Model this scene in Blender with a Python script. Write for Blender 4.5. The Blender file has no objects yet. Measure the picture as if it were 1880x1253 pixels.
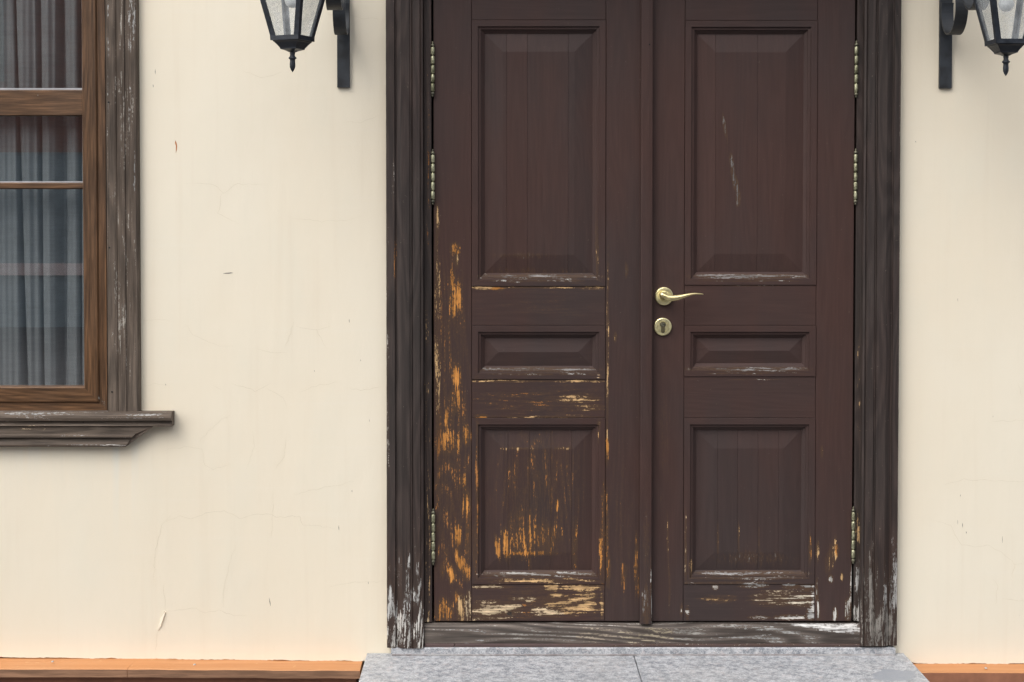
import bpy, math, random
import numpy as np
from mathutils import Vector

random.seed(7); np.random.seed(7)
scene = bpy.context.scene
COL = scene.collection

# ------------------------------------------------------------------ camera
F, D, EYE, TILT = 2812.0, 4.5, 1.62, math.radians(1.55)     # focal length (px of the 1880 wide photo), distance, eye height
PX0, PY0 = 913.0, 456.0                                      # principal point of the (cropped) photograph
cam = bpy.data.objects.new('camera', bpy.data.cameras.new('camera')); COL.objects.link(cam)
cam.location = (0, -D, EYE); cam.rotation_euler = (math.pi/2 - TILT, 0, 0)
cam.data.sensor_width = 36.0; cam.data.lens = F/1880*36
cam.data.shift_x = (940-PX0)/1880; cam.data.shift_y = (PY0-626.5)/1880
cam.data.clip_start = 0.05; cam.data.clip_end = 2000
scene.camera = cam

# ------------------------------------------------------------------ sky and sun (overcast)
SUN_EL, SUN_AZ = math.radians(52), math.atan2(-0.62, -0.78)
world = bpy.data.worlds.new('World'); scene.world = world; world.use_nodes = True
wt = world.node_tree; bg = wt.nodes['Background']
sky = wt.nodes.new('ShaderNodeTexSky'); sky.sky_type = 'NISHITA'; sky.sun_disc = False
sky.sun_elevation = SUN_EL; sky.sun_rotation = SUN_AZ; sky.dust_density = 4.0; sky.air_density = 1.0; sky.ozone_density = 1.0
hs = wt.nodes.new('ShaderNodeHueSaturation'); hs.inputs['Saturation'].default_value = 0.38
wt.links.new(sky.outputs[0], hs.inputs['Color']); wt.links.new(hs.outputs[0], bg.inputs[0])
bg.inputs[1].default_value = 0.15
sd = bpy.data.lights.new('sun', 'SUN'); sd.energy = 0.75; sd.angle = math.radians(110); sd.color = (1.0, 0.975, 0.94)
sun = bpy.data.objects.new('sun', sd); COL.objects.link(sun)
sdir = Vector((math.sin(SUN_AZ)*math.cos(SUN_EL), math.cos(SUN_AZ)*math.cos(SUN_EL), math.sin(SUN_EL)))
sun.rotation_euler = sdir.to_track_quat('Z', 'Y').to_euler(); sun.location = sdir*20
vs = scene.view_settings; vs.view_transform = 'Standard'; vs.look = 'None'; vs.gamma = 1; vs.exposure = 0.82
vs.use_curve_mapping = False
scene.render.engine = 'CYCLES'; scene.cycles.use_denoising = True; scene.cycles.denoising_prefilter = 'NONE'
scene.cycles.max_bounces = 8; scene.cycles.transparent_max_bounces = 16

# ------------------------------------------------------------------ photo measurements -> metres
ct, st = math.cos(TILT), math.sin(TILT)
def X(px, y=0.0, py=650.0):
    v = PY0-py; lam = (y+D)/(F*ct+v*st); return (px-PX0)*lam
def Z(py, y=0.0):
    v = PY0-py; lam = (y+D)/(F*ct+v*st); return EYE+lam*(-F*st+v*ct)
def to_px(P):                                                # metres -> photo pixels, for looking up wear marks
    x = P[..., 0]; y = P[..., 1]+D; z = P[..., 2]-EYE
    d = y*ct-z*st
    return PX0+F*x/d, PY0-F*(y*st+z*ct)/d

# ------------------------------------------------------------------ node helpers
class NT:
    def __init__(s, name):
        s.m = bpy.data.materials.new(name); s.m.use_nodes = True; s.t = s.m.node_tree
        s.b = s.t.nodes['Principled BSDF']; s.out = s.t.nodes['Material Output']
    def n(s, t, **k):
        o = s.t.nodes.new(t)
        for a, v in k.items(): setattr(o, a, v)
        return o
    def put(s, sock, v):
        if isinstance(v, bpy.types.NodeSocket): s.t.links.new(v, sock)
        elif isinstance(v, (tuple, list)) and len(v) == 3 and sock.type == 'RGBA': sock.default_value = (*v, 1)
        else: sock.default_value = v
    def math(s, op, a, b=0.0, c=0.0, clamp=False):
        o = s.n('ShaderNodeMath', operation=op, use_clamp=clamp)
        for i, v in enumerate((a, b, c)): s.put(o.inputs[i], v)
        return o.outputs[0]
    def vmul(s, v, k):
        o = s.n('ShaderNodeVectorMath', operation='MULTIPLY'); s.put(o.inputs[0], v); o.inputs[1].default_value = k
        return o.outputs[0]
    def noise(s, vec, scale=1.0, detail=3.0, rough=0.55, dist=0.0):
        o = s.n('ShaderNodeTexNoise'); s.put(o.inputs['Vector'], vec); o.inputs['Scale'].default_value = scale
        o.inputs['Detail'].default_value = detail; o.inputs['Roughness'].default_value = rough; o.inputs['Distortion'].default_value = dist
        return o.outputs['Fac']
    def vor(s, vec, scale, feature='F1', out='Distance', rnd=1.0):
        o = s.n('ShaderNodeTexVoronoi', feature=feature); s.put(o.inputs['Vector'], vec); o.inputs['Scale'].default_value = scale
        o.inputs['Randomness'].default_value = rnd
        return o.outputs[out]
    def ramp(s, v, a, b, lo=0.0, hi=1.0, smooth=True):
        o = s.n('ShaderNodeMapRange', interpolation_type='SMOOTHSTEP' if smooth else 'LINEAR')
        s.put(o.inputs[0], v)
        for i, q in zip((1, 2, 3, 4), (a, b, lo, hi)): s.put(o.inputs[i], q)
        return o.outputs[0]
    def mix(s, f, a, b, mode='MIX'):
        o = s.n('ShaderNodeMix', data_type='RGBA', blend_type=mode)
        s.put(o.inputs['Factor'], f); s.put(o.inputs['A'], a); s.put(o.inputs['B'], b)
        return o.outputs['Result']
    def attr(s, name, out='Vector'):
        return s.n('ShaderNodeAttribute', attribute_name=name).outputs[out]
    def pos(s): return s.n('ShaderNodeNewGeometry').outputs['Position']
    def sep(s, v):
        o = s.n('ShaderNodeSeparateXYZ'); s.put(o.inputs[0], v); return o.outputs
    def bump(s, h, dist=0.001, strength=1.0):
        o = s.n('ShaderNodeBump'); s.put(o.inputs['Height'], h); o.inputs['Distance'].default_value = dist
        o.inputs['Strength'].default_value = strength
        s.t.links.new(o.outputs[0], s.b.inputs['Normal'])
    def set(s, **k):
        for a, v in k.items(): s.put(s.b.inputs[a.replace('_', ' ')], v)

def wood(name, p1, p2, rough=0.5, ring_paint=0.25, ring_wear=0.35, chip=1.6, streak=0.5, speck=0.5, bumpd=0.0006, blot=(3.2, 3.2, 1.3), spec=0.35, finek=0.56, soakk=0.75, soakc=(0.080, 0.046, 0.026), thr=0.65):
    """painted or stained wood: attribute g = (across, depth, along the grain), wear = how far the paint has gone, bare = colour under it"""
    t = NT(name); g = t.attr('g'); wear = t.attr('wear', 'Fac'); bare = t.attr('bare', 'Color')
    fine = t.noise(t.vmul(g, (260, 260, 13)), 1, 5, 0.7)
    grit = t.noise(t.vmul(g, (210, 210, 95)), 1, 4, 0.7)
    mid = t.noise(t.vmul(g, (165, 165, 6.5)), 1, 4, 0.66)
    field = t.noise(t.vmul(g, (7.5, 7.5, 0.85)), 1, 2, 0.45)
    ring = t.math('SINE', t.math('MULTIPLY', t.math('ADD', field, t.math('MULTIPLY', mid, 0.02)), 118.0))
    ring = t.math('MULTIPLY_ADD', ring, 0.5, 0.5)
    chipn = t.noise(t.vmul(g, (95, 95, 27)), 1, 8, 0.74)
    m = t.math('MULTIPLY_ADD', t.math('SUBTRACT', chipn, 0.5), chip, wear)
    m = t.math('MULTIPLY_ADD', t.math('SUBTRACT', t.ramp(fine, 0.34, 0.66), 0.5), finek, m)
    m = t.math('MULTIPLY_ADD', t.math('SUBTRACT', t.ramp(grit, 0.34, 0.66), 0.5), finek*0.8, m)
    m = t.math('MULTIPLY_ADD', t.math('SUBTRACT', ring, 0.5), ring_wear, m)
    m = t.math('ADD', m, t.ramp(wear, 0.02, 0.26, -0.30, 0.0))          # sound paint stays whole
    mask = t.ramp(m, thr, thr+0.04)
    halo = t.ramp(t.math('MULTIPLY_ADD', t.math('SUBTRACT', m, wear), 0.45, wear), 0.06, 0.46)
    # paint
    bl = t.math('MULTIPLY_ADD', t.noise(t.vmul(t.pos(), blot), 1, 4, 0.6), 0.75, t.math('MULTIPLY', t.noise(t.vmul(g, blot), 1, 4, 0.6), 0.25))
    col = t.mix(t.ramp(bl, 0.36, 0.66), p1, p2)
    s1 = t.ramp(mid, 0.3, 0.7, 1-streak*0.5, 1+streak*0.5)
    s2 = t.ramp(ring, 0.0, 1.0, 1-ring_paint*0.5, 1+ring_paint*0.4)
    k = t.math('MULTIPLY', t.math('MULTIPLY', s1, s2), t.ramp(fine, 0.25, 0.75, 1-0.4*streak, 1+0.4*streak))
    cv = t.n('ShaderNodeCombineXYZ')
    for i in range(3): t.put(cv.inputs[i], k)
    col = t.mix(1.0, col, cv.outputs[0], 'MULTIPLY')
    sp = t.math('MULTIPLY', t.ramp(t.noise(t.vmul(g, (160, 160, 110)), 1, 2, 0.5), 0.735, 0.77), speck)
    col = t.mix(sp, col, (0.30, 0.25, 0.19))
    # stain soaked through thin paint next to bare places
    soak = soakc
    col = t.mix(t.math('MULTIPLY', halo, soakk), col, soak)
    # bare wood
    kb = t.math('MULTIPLY', t.ramp(fine, 0.25, 0.75, 0.50, 1.35), t.ramp(ring, 0.0, 1.0, 0.72, 1.18))
    kb = t.math('MULTIPLY', kb, t.math('MULTIPLY', t.ramp(chipn, 0.3, 0.7, 0.6, 1.25), t.ramp(mid, 0.3, 0.7, 0.75, 1.2)))
    cb = t.n('ShaderNodeCombineXYZ')
    for i in range(3): t.put(cb.inputs[i], kb)
    bc = t.mix(1.0, bare, cb.outputs[0], 'MULTIPLY')
    col = t.mix(mask, col, bc)
    h = t.math('MULTIPLY_ADD', mask, -1.0, t.math('ADD', t.math('MULTIPLY', fine, 0.55), t.math('MULTIPLY', ring, 0.22)))
    h = t.math('MULTIPLY_ADD', mid, 0.5, h)
    t.bump(h, bumpd)
    t.set(Base_Color=col, Roughness=t.ramp(mask, 0, 1, t.ramp(bl, 0.3, 0.7, rough-0.06, rough+0.1), 0.85), Specular_IOR_Level=spec)
    return t.m

def plain(name, col, rough=0.5, metal=0.0, var=0.25, scale=40, bumpd=0.0004, col2=None, stretch=(1, 1, 1)):
    t = NT(name); p = t.vmul(t.pos(), stretch)
    a = t.noise(p, scale, 4, 0.6); b = t.noise(p, scale*0.13, 3, 0.5)
    c2 = col2 or tuple(c*(1-var*1.6) for c in col)
    c = t.mix(t.ramp(t.math('ADD', t.math('MULTIPLY', a, 0.55), t.math('MULTIPLY', b, 0.45)), 0.36, 0.62), c2, col)
    t.bump(a, bumpd)
    t.set(Base_Color=c, Roughness=t.ramp(a, 0.3, 0.7, rough-0.08, rough+0.1), Metallic=metal)
    return t.m

M = {}
M['door'] = wood('door_paint', (0.060, 0.0320, 0.0265), (0.043, 0.0300, 0.0280), 0.50, 0.07, 0.36, 1.0, 0.11, 0.12, 0.0002, (2.6, 2.6, 0.9), spec=0.28)
M['frame'] = wood('frame_stain', (0.046, 0.0305, 0.026), (0.037, 0.0285, 0.025), 0.58, 0.40, 0.40, 0.9, 0.35, 0.4, 0.0005, finek=0.5, soakk=0.2)
M['grey'] = wood('weathered_wood', (0.120, 0.094, 0.073), (0.080, 0.063, 0.050), 0.68, 0.40, 0.35, 0.8, 0.6, 0.2, 0.0007, spec=0.25, finek=0.5, soakk=0.15, thr=0.68)
M['sill_wood'] = wood('figured_grey_wood', (0.145, 0.122, 0.104), (0.098, 0.082, 0.072), 0.70, 0.85, 0.55, 0.7, 0.5, 0.3, 0.0007, spec=0.25, finek=0.45, soakk=0.1)
M['foil'] = wood('brown_foil', (0.125, 0.065, 0.031), (0.090, 0.050, 0.027), 0.42, 0.35, 0.2, 1.0, 0.7, 0.12, 0.0002)
M['metal_strip'] = wood('brown_strip', (0.115, 0.075, 0.070), (0.085, 0.058, 0.055), 0.45, 0.1, 0.2, 1.2, 0.4, 0.6, 0.0002)

def plaster():
    t = NT('cream_plaster'); p = t.pos()
    big = t.noise(t.vmul(p, (1, 1, 0.7)), 1.1, 4, 0.6)
    mid = t.noise(t.vmul(p, (1, 1, 0.45)), 7, 5, 0.6)
    vert = t.noise(t.vmul(p, (26, 26, 1.1)), 1, 3, 0.55)
    horiz = t.noise(t.vmul(p, (1.5, 26, 40)), 1, 3, 0.55)
    fine = t.noise(p, 210, 4, 0.65)
    col = t.mix(t.ramp(big, 0.34, 0.66), (0.785, 0.708, 0.560), (0.795, 0.735, 0.600))
    col = t.mix(t.math('MULTIPLY', t.ramp(mid, 0.44, 0.72), 0.40), col, (0.755, 0.710, 0.580))
    col = t.mix(t.math('MULTIPLY', t.ramp(vert, 0.52, 0.74), 0.13), col, (0.66, 0.56, 0.42))
    col = t.mix(t.math('MULTIPLY', t.ramp(fine, 0.60, 0.80), 0.15), col, (0.58, 0.50, 0.38))
    col = t.mix(t.math('MULTIPLY', t.ramp(horiz, 0.55, 0.75), 0.10), col, (0.80, 0.76, 0.66))
    dots = t.ramp(t.vor(t.vmul(p, (1, 1, 0.5)), 13), 0.012, 0.030, 1, 0)
    dots = t.math('MULTIPLY', dots, t.ramp(t.noise(p, 2.7, 2), 0.52, 0.60))
    col = t.mix(t.math('MULTIPLY', dots, 0.55), col, (0.30, 0.24, 0.17))
    # faint rain streaks under the window sill, washed out of the paint
    w = t.attr('wash', 'Fac')
    col = t.mix(t.math('MULTIPLY', t.math('MULTIPLY', w, t.ramp(vert, 0.42, 0.62)), 0.8), col, (0.74, 0.74, 0.66))
    h = t.math('ADD', t.math('MULTIPLY', fine, 0.10), t.math('ADD', t.math('MULTIPLY', mid, 1.6), t.math('ADD', t.math('MULTIPLY', vert, 0.14), t.math('MULTIPLY', horiz, 0.10))))
    t.bump(h, 0.0020)
    t.set(Base_Color=col, Roughness=0.88, Specular_IOR_Level=0.25)
    return t.m
M['plaster'] = plaster()
M['crack'] = plain('crack_shade', (0.700, 0.630, 0.485), 0.9, var=0.05, scale=60)
M['dark_mark'] = plain('dark_mark', (0.16, 0.14, 0.12), 0.9)
M['rust_mark'] = plain('rust_mark', (0.50, 0.19, 0.06), 0.9)

def granite():
    t = NT('granite'); p = t.pos(); q = t.vmul(p, (0.85, 1, 1))
    a = t.noise(q, 52, 7, 0.76); b = t.noise(q, 260, 3, 0.65); c = t.noise(q, 60, 4, 0.6, 0.6); big = t.noise(p, 3, 3)
    col = t.mix(t.ramp(a, 0.38, 0.62), (0.17, 0.185, 0.205), (0.52, 0.53, 0.545))
    cell = t.sep(t.vor(p, 150, out='Color'))[0]; cell2 = t.sep(t.vor(p, 330, out='Color'))[1]
    col = t.mix(t.ramp(cell, 0.0, 1.0, 0.0, 0.55, False), col, t.mix(t.ramp(cell2, 0.25, 0.75), (0.15, 0.17, 0.20), (0.55, 0.565, 0.585)))
    col = t.mix(t.math('MULTIPLY', t.ramp(c, 0.54, 0.68), 0.5), col, (0.53, 0.47, 0.455))
    col = t.mix(t.math('MULTIPLY', t.ramp(b, 0.58, 0.70), 0.55), col, (0.10, 0.115, 0.15))
    col = t.mix(t.math('MULTIPLY', t.ramp(b, 0.30, 0.42, 1, 0), 0.6), col, (0.72, 0.73, 0.74))
    col = t.mix(t.math('MULTIPLY', t.ramp(big, 0.40, 0.65), 0.18), col, (0.50, 0.48, 0.45))
    sm = t.attr('smear', 'Fac')
    smn = t.ramp(t.math('ADD', sm, t.math('MULTIPLY', t.math('SUBTRACT', t.noise(p, 34, 3), 0.5), 0.7)), 0.46, 0.54)
    col = t.mix(t.math('MULTIPLY', smn, 0.85), col, (0.27, 0.29, 0.32))
    t.bump(b, 0.0003)
    t.set(Base_Color=col, Roughness=t.ramp(a, 0.3, 0.7, 0.42, 0.6), Specular_IOR_Level=0.4)
    return t.m
M['granite'] = granite()

def ledge_wood():
    t = NT('orange_ledge_paint'); p = t.pos()
    s = t.noise(t.vmul(p, (2.2, 60, 60)), 1, 4, 0.6); a = t.noise(p, 38, 4, 0.65); big = t.noise(p, 5, 3)
    col = t.mix(t.ramp(s, 0.35, 0.65), (0.46, 0.205, 0.078), (0.52, 0.25, 0.105))
    col = t.mix(t.math('MULTIPLY', t.ramp(big, 0.45, 0.65), 0.45), col, (0.50, 0.215, 0.075))
    col = t.mix(t.math('MULTIPLY', t.ramp(a, 0.64, 0.74), 0.5), col, (0.66, 0.42, 0.22))
    t.bump(a, 0.0004); t.set(Base_Color=col, Roughness=0.6)
    return t.m
M['ledge'] = ledge_wood()
M['ledge_shade_edge'] = plain('shaded_edge_brown', (0.34, 0.185, 0.105), 0.6, var=0.3, scale=30, stretch=(0.3, 4, 4))  # shade on the front of the boards, put into a browner colour
M['plinth'] = plain('brick_red_paint', (0.36, 0.155, 0.085), 0.7, var=0.2, scale=22)
M['iron'] = plain('blue_black_iron', (0.020, 0.026, 0.036), 0.42, var=0.35, scale=70, bumpd=0.0008)
M['iron_worn'] = plain('worn_iron', (0.028, 0.034, 0.042), 0.5, var=0.4, scale=26, col2=(0.016, 0.017, 0.018), bumpd=0.001)
M['brass'] = plain('brushed_brass', (0.86, 0.74, 0.40), 0.38, 1.0, 0.10, 120, 0.0001)
M['brass_pale'] = plain('pale_brass', (0.88, 0.80, 0.46), 0.42, 1.0, 0.08, 90, 0.0001)
M['brass_old'] = plain('aged_brass', (0.56, 0.55, 0.37), 0.42, 0.85, 0.25, 160, 0.0004, col2=(0.20, 0.20, 0.12))
M['hinge_dark'] = plain('tarnished_metal', (0.20, 0.19, 0.13), 0.5, 0.7, 0.3, 160, 0.0004, col2=(0.05, 0.05, 0.04))
M['brass_dark'] = plain('dark_lock_metal', (0.22, 0.19, 0.11), 0.42, 0.9, 0.25, 150)
M['black'] = plain('black_gap', (0.006, 0.006, 0.006), 0.9)
M['steel'] = plain('zinc_screw', (0.55, 0.53, 0.52), 0.45, 0.8, 0.2, 200)
M['seal'] = plain('grey_rubber_seal', (0.42, 0.43, 0.45), 0.6, var=0.15)
M['fabric'] = plain('grey_blue_fabric', (0.195, 0.215, 0.22), 0.95, var=0.12, scale=30, stretch=(0.4, 0.4, 5))
M['room'] = plain('dim_room_paint', (0.10, 0.085, 0.075), 0.9)
M['bulb'] = plain('frosted_bulb', (0.80, 0.82, 0.82), 0.25, var=0.04)
M['asphalt'] = plain('asphalt', (0.115, 0.115, 0.12), 0.9, var=0.25, scale=90, bumpd=0.003)
M['brick_red'] = plain('red_brown_render', (0.30, 0.135, 0.10), 0.9, var=0.2, scale=6)
M['blue_grey'] = plain('blue_grey_render', (0.27, 0.33, 0.36), 0.9, var=0.15, scale=6)
M['added_canopy'] = plain('pale_board', (0.55, 0.50, 0.42), 0.8, var=0.1)
M['pink'] = plain('pink_band_paint', (0.90, 0.70, 0.66), 0.9, var=0.1)

def pane_mat(name, tint, f0=0.04, rough=0.0, dirt=0.0, dirtc=(0.5, 0.5, 0.5)):
    t = NT(name); t.t.nodes.remove(t.b)
    tr = t.n('ShaderNodeBsdfTransparent'); tr.inputs[0].default_value = (*tint, 1)
    gl = t.n('ShaderNodeBsdfGlossy'); gl.inputs['Roughness'].default_value = rough
    lw = t.n('ShaderNodeLayerWeight'); lw.inputs['Blend'].default_value = 0.5      # Schlick's Fresnel, the same from both sides of the pane
    fr = t.math('MULTIPLY_ADD', t.math('POWER', lw.outputs['Facing'], 5.0), 1-f0, f0)
    mx = t.n('ShaderNodeMixShader'); t.t.links.new(fr, mx.inputs[0]); t.t.links.new(tr.outputs[0], mx.inputs[1]); t.t.links.new(gl.outputs[0], mx.inputs[2])
    df = t.n('ShaderNodeBsdfDiffuse'); df.inputs[0].default_value = (*dirtc, 1)
    mx2 = t.n('ShaderNodeMixShader')
    t.put(mx2.inputs[0], t.ramp(t.noise(t.pos(), 30, 4, 0.7), 0.3, 0.8, dirt*0.5, dirt*1.6))
    t.t.links.new(mx.outputs[0], mx2.inputs[1]); t.t.links.new(df.outputs[0], mx2.inputs[2])
    t.t.links.new(mx2.outputs[0], t.out.inputs['Surface'])
    return t.m
M['glass'] = pane_mat('window_glass', (0.985, 0.99, 0.99), 0.165, 0.0, 0.004)
M['lantern_glass'] = pane_mat('lantern_glass', (0.985, 0.99, 0.99), 0.03, 0.0, 0.14, (0.80, 0.84, 0.85))

# ------------------------------------------------------------------ object helpers
def empty(name, loc, label, cat, group=None):
    o = bpy.data.objects.new(name, None); COL.objects.link(o); o.location = loc; o.empty_display_size = 0.1
    o['label'] = label; o['category'] = cat
    if group: o['group'] = group
    return o
def wloc(o):
    p = Vector((0, 0, 0))
    while o is not None: p = p+o.location; o = o.parent
    return p
def mesh_obj(name, verts, faces, mat, parent=None, smooth=False, attrs=None, base=None):
    """links one mesh; verts in world metres, its origin at the middle of its own bottom"""
    V = np.asarray(verts, dtype=np.float64).reshape(-1, 3)
    if base is None: base = ((V[:, 0].min()+V[:, 0].max())/2, (V[:, 1].min()+V[:, 1].max())/2, V[:, 2].min())
    me = bpy.data.meshes.new(name)
    me.from_pydata((V-np.array(base)).tolist(), [], faces)
    me.materials.append(mat)
    if smooth: me.shade_smooth()
    for k, (typ, arr) in (attrs or {}).items():
        a = me.attributes.new(k, typ, 'POINT')
        a.data.foreach_set({'FLOAT': 'value', 'FLOAT_VECTOR': 'vector', 'FLOAT_COLOR': 'color'}[typ], np.ascontiguousarray(arr, dtype=np.float32).ravel())
    o = bpy.data.objects.new(name, me); COL.objects.link(o)
    if parent is not None:
        o.parent = parent; o.location = Vector(base)-wloc(parent)
    else: o.location = base
    return o

OR = (0.43, 0.185, 0.045); OD = (0.27, 0.115, 0.035); TA = (0.45, 0.29, 0.14); PA = (0.50, 0.385, 0.245); WH = (0.46, 0.445, 0.41); GW = (0.32, 0.315, 0.30); GR = (0.27, 0.25, 0.225); GM = (0.185, 0.175, 0.168); SM = (0.125, 0.115, 0.11)
def wood_attrs(V, grain, spots, base_wear=0.0, base_col=TA, seed=None):
    seed = np.random.rand(3)*40 if seed is None else seed
    P = V.reshape(-1, 3); px, py = to_px(P)
    order = {'z': (0, 1, 2), 'x': (2, 1, 0)}[grain]
    g = P[:, order]+seed
    wear = np.full(len(P), float(base_wear)); col = np.tile(np.array(base_col, dtype=float), (len(P), 1))
    for s in spots:
        cx, cy, rx, ry, amp, c = s[:6]; amp = min(amp, 0.58+(amp-0.58)*0.72); rot = math.radians(s[6]) if len(s) > 6 else 0
        dx, dy = px-cx, py-cy
        if rot: dx, dy = dx*math.cos(rot)+dy*math.sin(rot), -dx*math.sin(rot)+dy*math.cos(rot)
        q = (dx/rx)**2+(dy/ry)**2
        v = base_wear+(amp-base_wear)*np.exp(-np.minimum(q, 40)**1.35*0.75)
        k = v > wear
        w = np.clip((v-base_wear)/max(0.12, 0.35*(amp-base_wear)), 0, 1)
        col = np.where(k[:, None], col*(1-w[:, None])+np.array(c)*w[:, None], col); wear = np.maximum(wear, v)
    return {'g': ('FLOAT_VECTOR', g), 'wear': ('FLOAT', wear), 'bare': ('FLOAT_COLOR', np.c_[col, np.ones(len(P))])}
def grid_faces(ni, nj, flip=False):
    i, j = np.meshgrid(np.arange(ni-1), np.arange(nj-1), indexing='ij')
    a = (i*nj+j).ravel(); b = a+nj
    q = np.stack([a, b, b+1, a+1], 1)
    return (q[:, ::-1] if flip else q).tolist()
RES = 0.0032
def lin(a, b, res=RES):
    return np.linspace(a, b, max(2, int(math.ceil(abs(b-a)/res))+1))
def plate(name, x0, x1, z0, z1, yf, yb, parent, mat, grain='z', spots=(), h=None, ch=0.0012, res=RES, bw=0.0, bc=TA, edges=(1, 1, 1, 1), wav=0.0, seed=None):
    """a board: gridded front with chamfered edges, sides and back"""
    xs = np.r_[x0, x0, lin(x0+ch, x1-ch, res), x1, x1]; zs = np.r_[z0, z0, lin(z0+ch, z1-ch, res), z1, z1]
    gx, gz = np.meshgrid(xs, zs, indexing='ij')
    gy = np.full_like(gx, yf)
    if h is not None: gy = yf-h(gx, gz)
    ii, jj = np.meshgrid(np.arange(len(xs)), np.arange(len(zs)), indexing='ij')
    e1 = (ii == 1) | (ii == len(xs)-2) | (jj == 1) | (jj == len(zs)-2)
    e0 = (ii == 0) | (ii == len(xs)-1) | (jj == 0) | (jj == len(zs)-1)
    gy = np.where(e1, gy+ch, gy); gy = np.where(e0, yb, gy)
    if wav:
        gx = gx+np.where(e1 | e0, wav*(np.sin(gz*71+x0*90)+np.sin(gz*163+x0*31)), 0)
    V = np.stack([gx, gy, gz], -1)
    ni, nj = gx.shape
    f = grid_faces(ni, nj); f.append([0, nj-1, ni*nj-1, (ni-1)*nj])
    return mesh_obj(name, V, f, mat, parent, attrs=wood_attrs(V, grain, spots, bw, bc, seed))
def dense(profile, res=RES):
    out = [profile[0]]
    for a, b in zip(profile[:-1], profile[1:]):
        n = max(1, int(math.ceil(math.hypot(b[0]-a[0], b[1]-a[1])/res)))
        for k in range(1, n+1): out.append((a[0]+(b[0]-a[0])*k/n, a[1]+(b[1]-a[1])*k/n))
    return np.array(out)
def extrude(name, prof, axis, a, b, parent, mat, grain, spots=(), res=0.004, bw=0.0, bc=TA, shift=None):
    """profile swept straight: axis 'z' -> prof is (x, y); axis 'x' -> prof is (z, y)"""
    p = dense(prof); s = lin(a, b, res)
    V = np.zeros((len(p), len(s), 3))
    if axis == 'z': V[..., 0] = p[:, 0:1]; V[..., 1] = p[:, 1:2]; V[..., 2] = s[None]
    else: V[..., 2] = p[:, 0:1]; V[..., 1] = p[:, 1:2]; V[..., 0] = s[None]
    if shift is not None: V = shift(V)
    ni, nj = V.shape[:2]
    f = grid_faces(ni, nj, flip=(axis == 'x'))
    c0 = [i*nj for i in range(ni)]; c1 = [i*nj+nj-1 for i in range(ni)]
    f += [c0[::-1] if axis == 'z' else c0, c1 if axis == 'z' else c1[::-1]]
    return mesh_obj(name, V, f, mat, parent, attrs=wood_attrs(V, grain, spots, bw, bc))
def revolve(rings, center, axis, n=24):
    """rings [(t, r)]: t along axis from center"""
    ax = Vector(axis).normalized(); u = ax.orthogonal().normalized(); v = ax.cross(u)
    verts = []; faces = []
    for t, r in rings:
        for k in range(n):
            a = 2*math.pi*k/n
            verts.append(Vector(center)+ax*t+(u*math.cos(a)+v*math.sin(a))*max(r, 1e-5))
    for i in range(len(rings)-1):
        for k in range(n):
            faces.append([i*n+k, i*n+(k+1) % n, (i+1)*n+(k+1) % n, (i+1)*n+k])
    faces.append(list(range(n))[::-1]); faces.append([(len(rings)-1)*n+k for k in range(n)])
    return [tuple(p) for p in verts], faces
def box(x0, x1, y0, y1, z0, z1, ch=0.0):
    """chamfered box as verts, faces"""
    import bmesh
    bm = bmesh.new(); bmesh.ops.create_cube(bm, size=1)
    for v in bm.verts: v.co = Vector(((x0+x1)/2+v.co.x*(x1-x0), (y0+y1)/2+v.co.y*(y1-y0), (z0+z1)/2+v.co.z*(z1-z0)))
    if ch: bmesh.ops.bevel(bm, geom=bm.edges[:], offset=ch, segments=2, affect='EDGES', profile=0.5)
    bm.verts.index_update()
    V = [tuple(v.co) for v in bm.verts]; Fc = [[v.index for v in f.verts] for f in bm.faces]; bm.free()
    return V, Fc
def merge(parts):
    V = []; Fc = []
    for v, f in parts:
        o = len(V); V += list(v); Fc += [[i+o for i in q] for q in f]
    return V, Fc
def sweep(path, sect, up=(1, 0, 0)):
    """rectangular or round section list [(a, b)] swept along a path; per point sect may be a function of t in 0..1"""
    P = [Vector(p) for p in path]; n = len(P); V = []; Fc = []
    m = len(sect(0.0))
    for i, p in enumerate(P):
        d = (P[min(i+1, n-1)]-P[max(i-1, 0)]).normalized(); s = Vector(up); s = (s-d*s.dot(d)).normalized(); b = d.cross(s)
        for (a, c) in sect(i/(n-1)): V.append(tuple(p+s*a+b*c))
    for i in range(n-1):
        for k in range(m): Fc.append([i*m+k, i*m+(k+1) % m, (i+1)*m+(k+1) % m, (i+1)*m+k])
    Fc.append(list(range(m))[::-1]); Fc.append([(n-1)*m+k for k in range(m)])
    return V, Fc
def rect_sect(a, b): return lambda t: [(-a, -b), (a, -b), (a, b), (-a, b)]

# ================================================================== SETTING
gv = [(-150, -150, 0), (150, -150, 0), (150, 20, 0), (-150, 20, 0)]
g = mesh_obj('street', gv, [[0, 1, 2, 3]], M['asphalt'], base=(0, 0, 0)); g['kind'] = 'structure'

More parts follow.
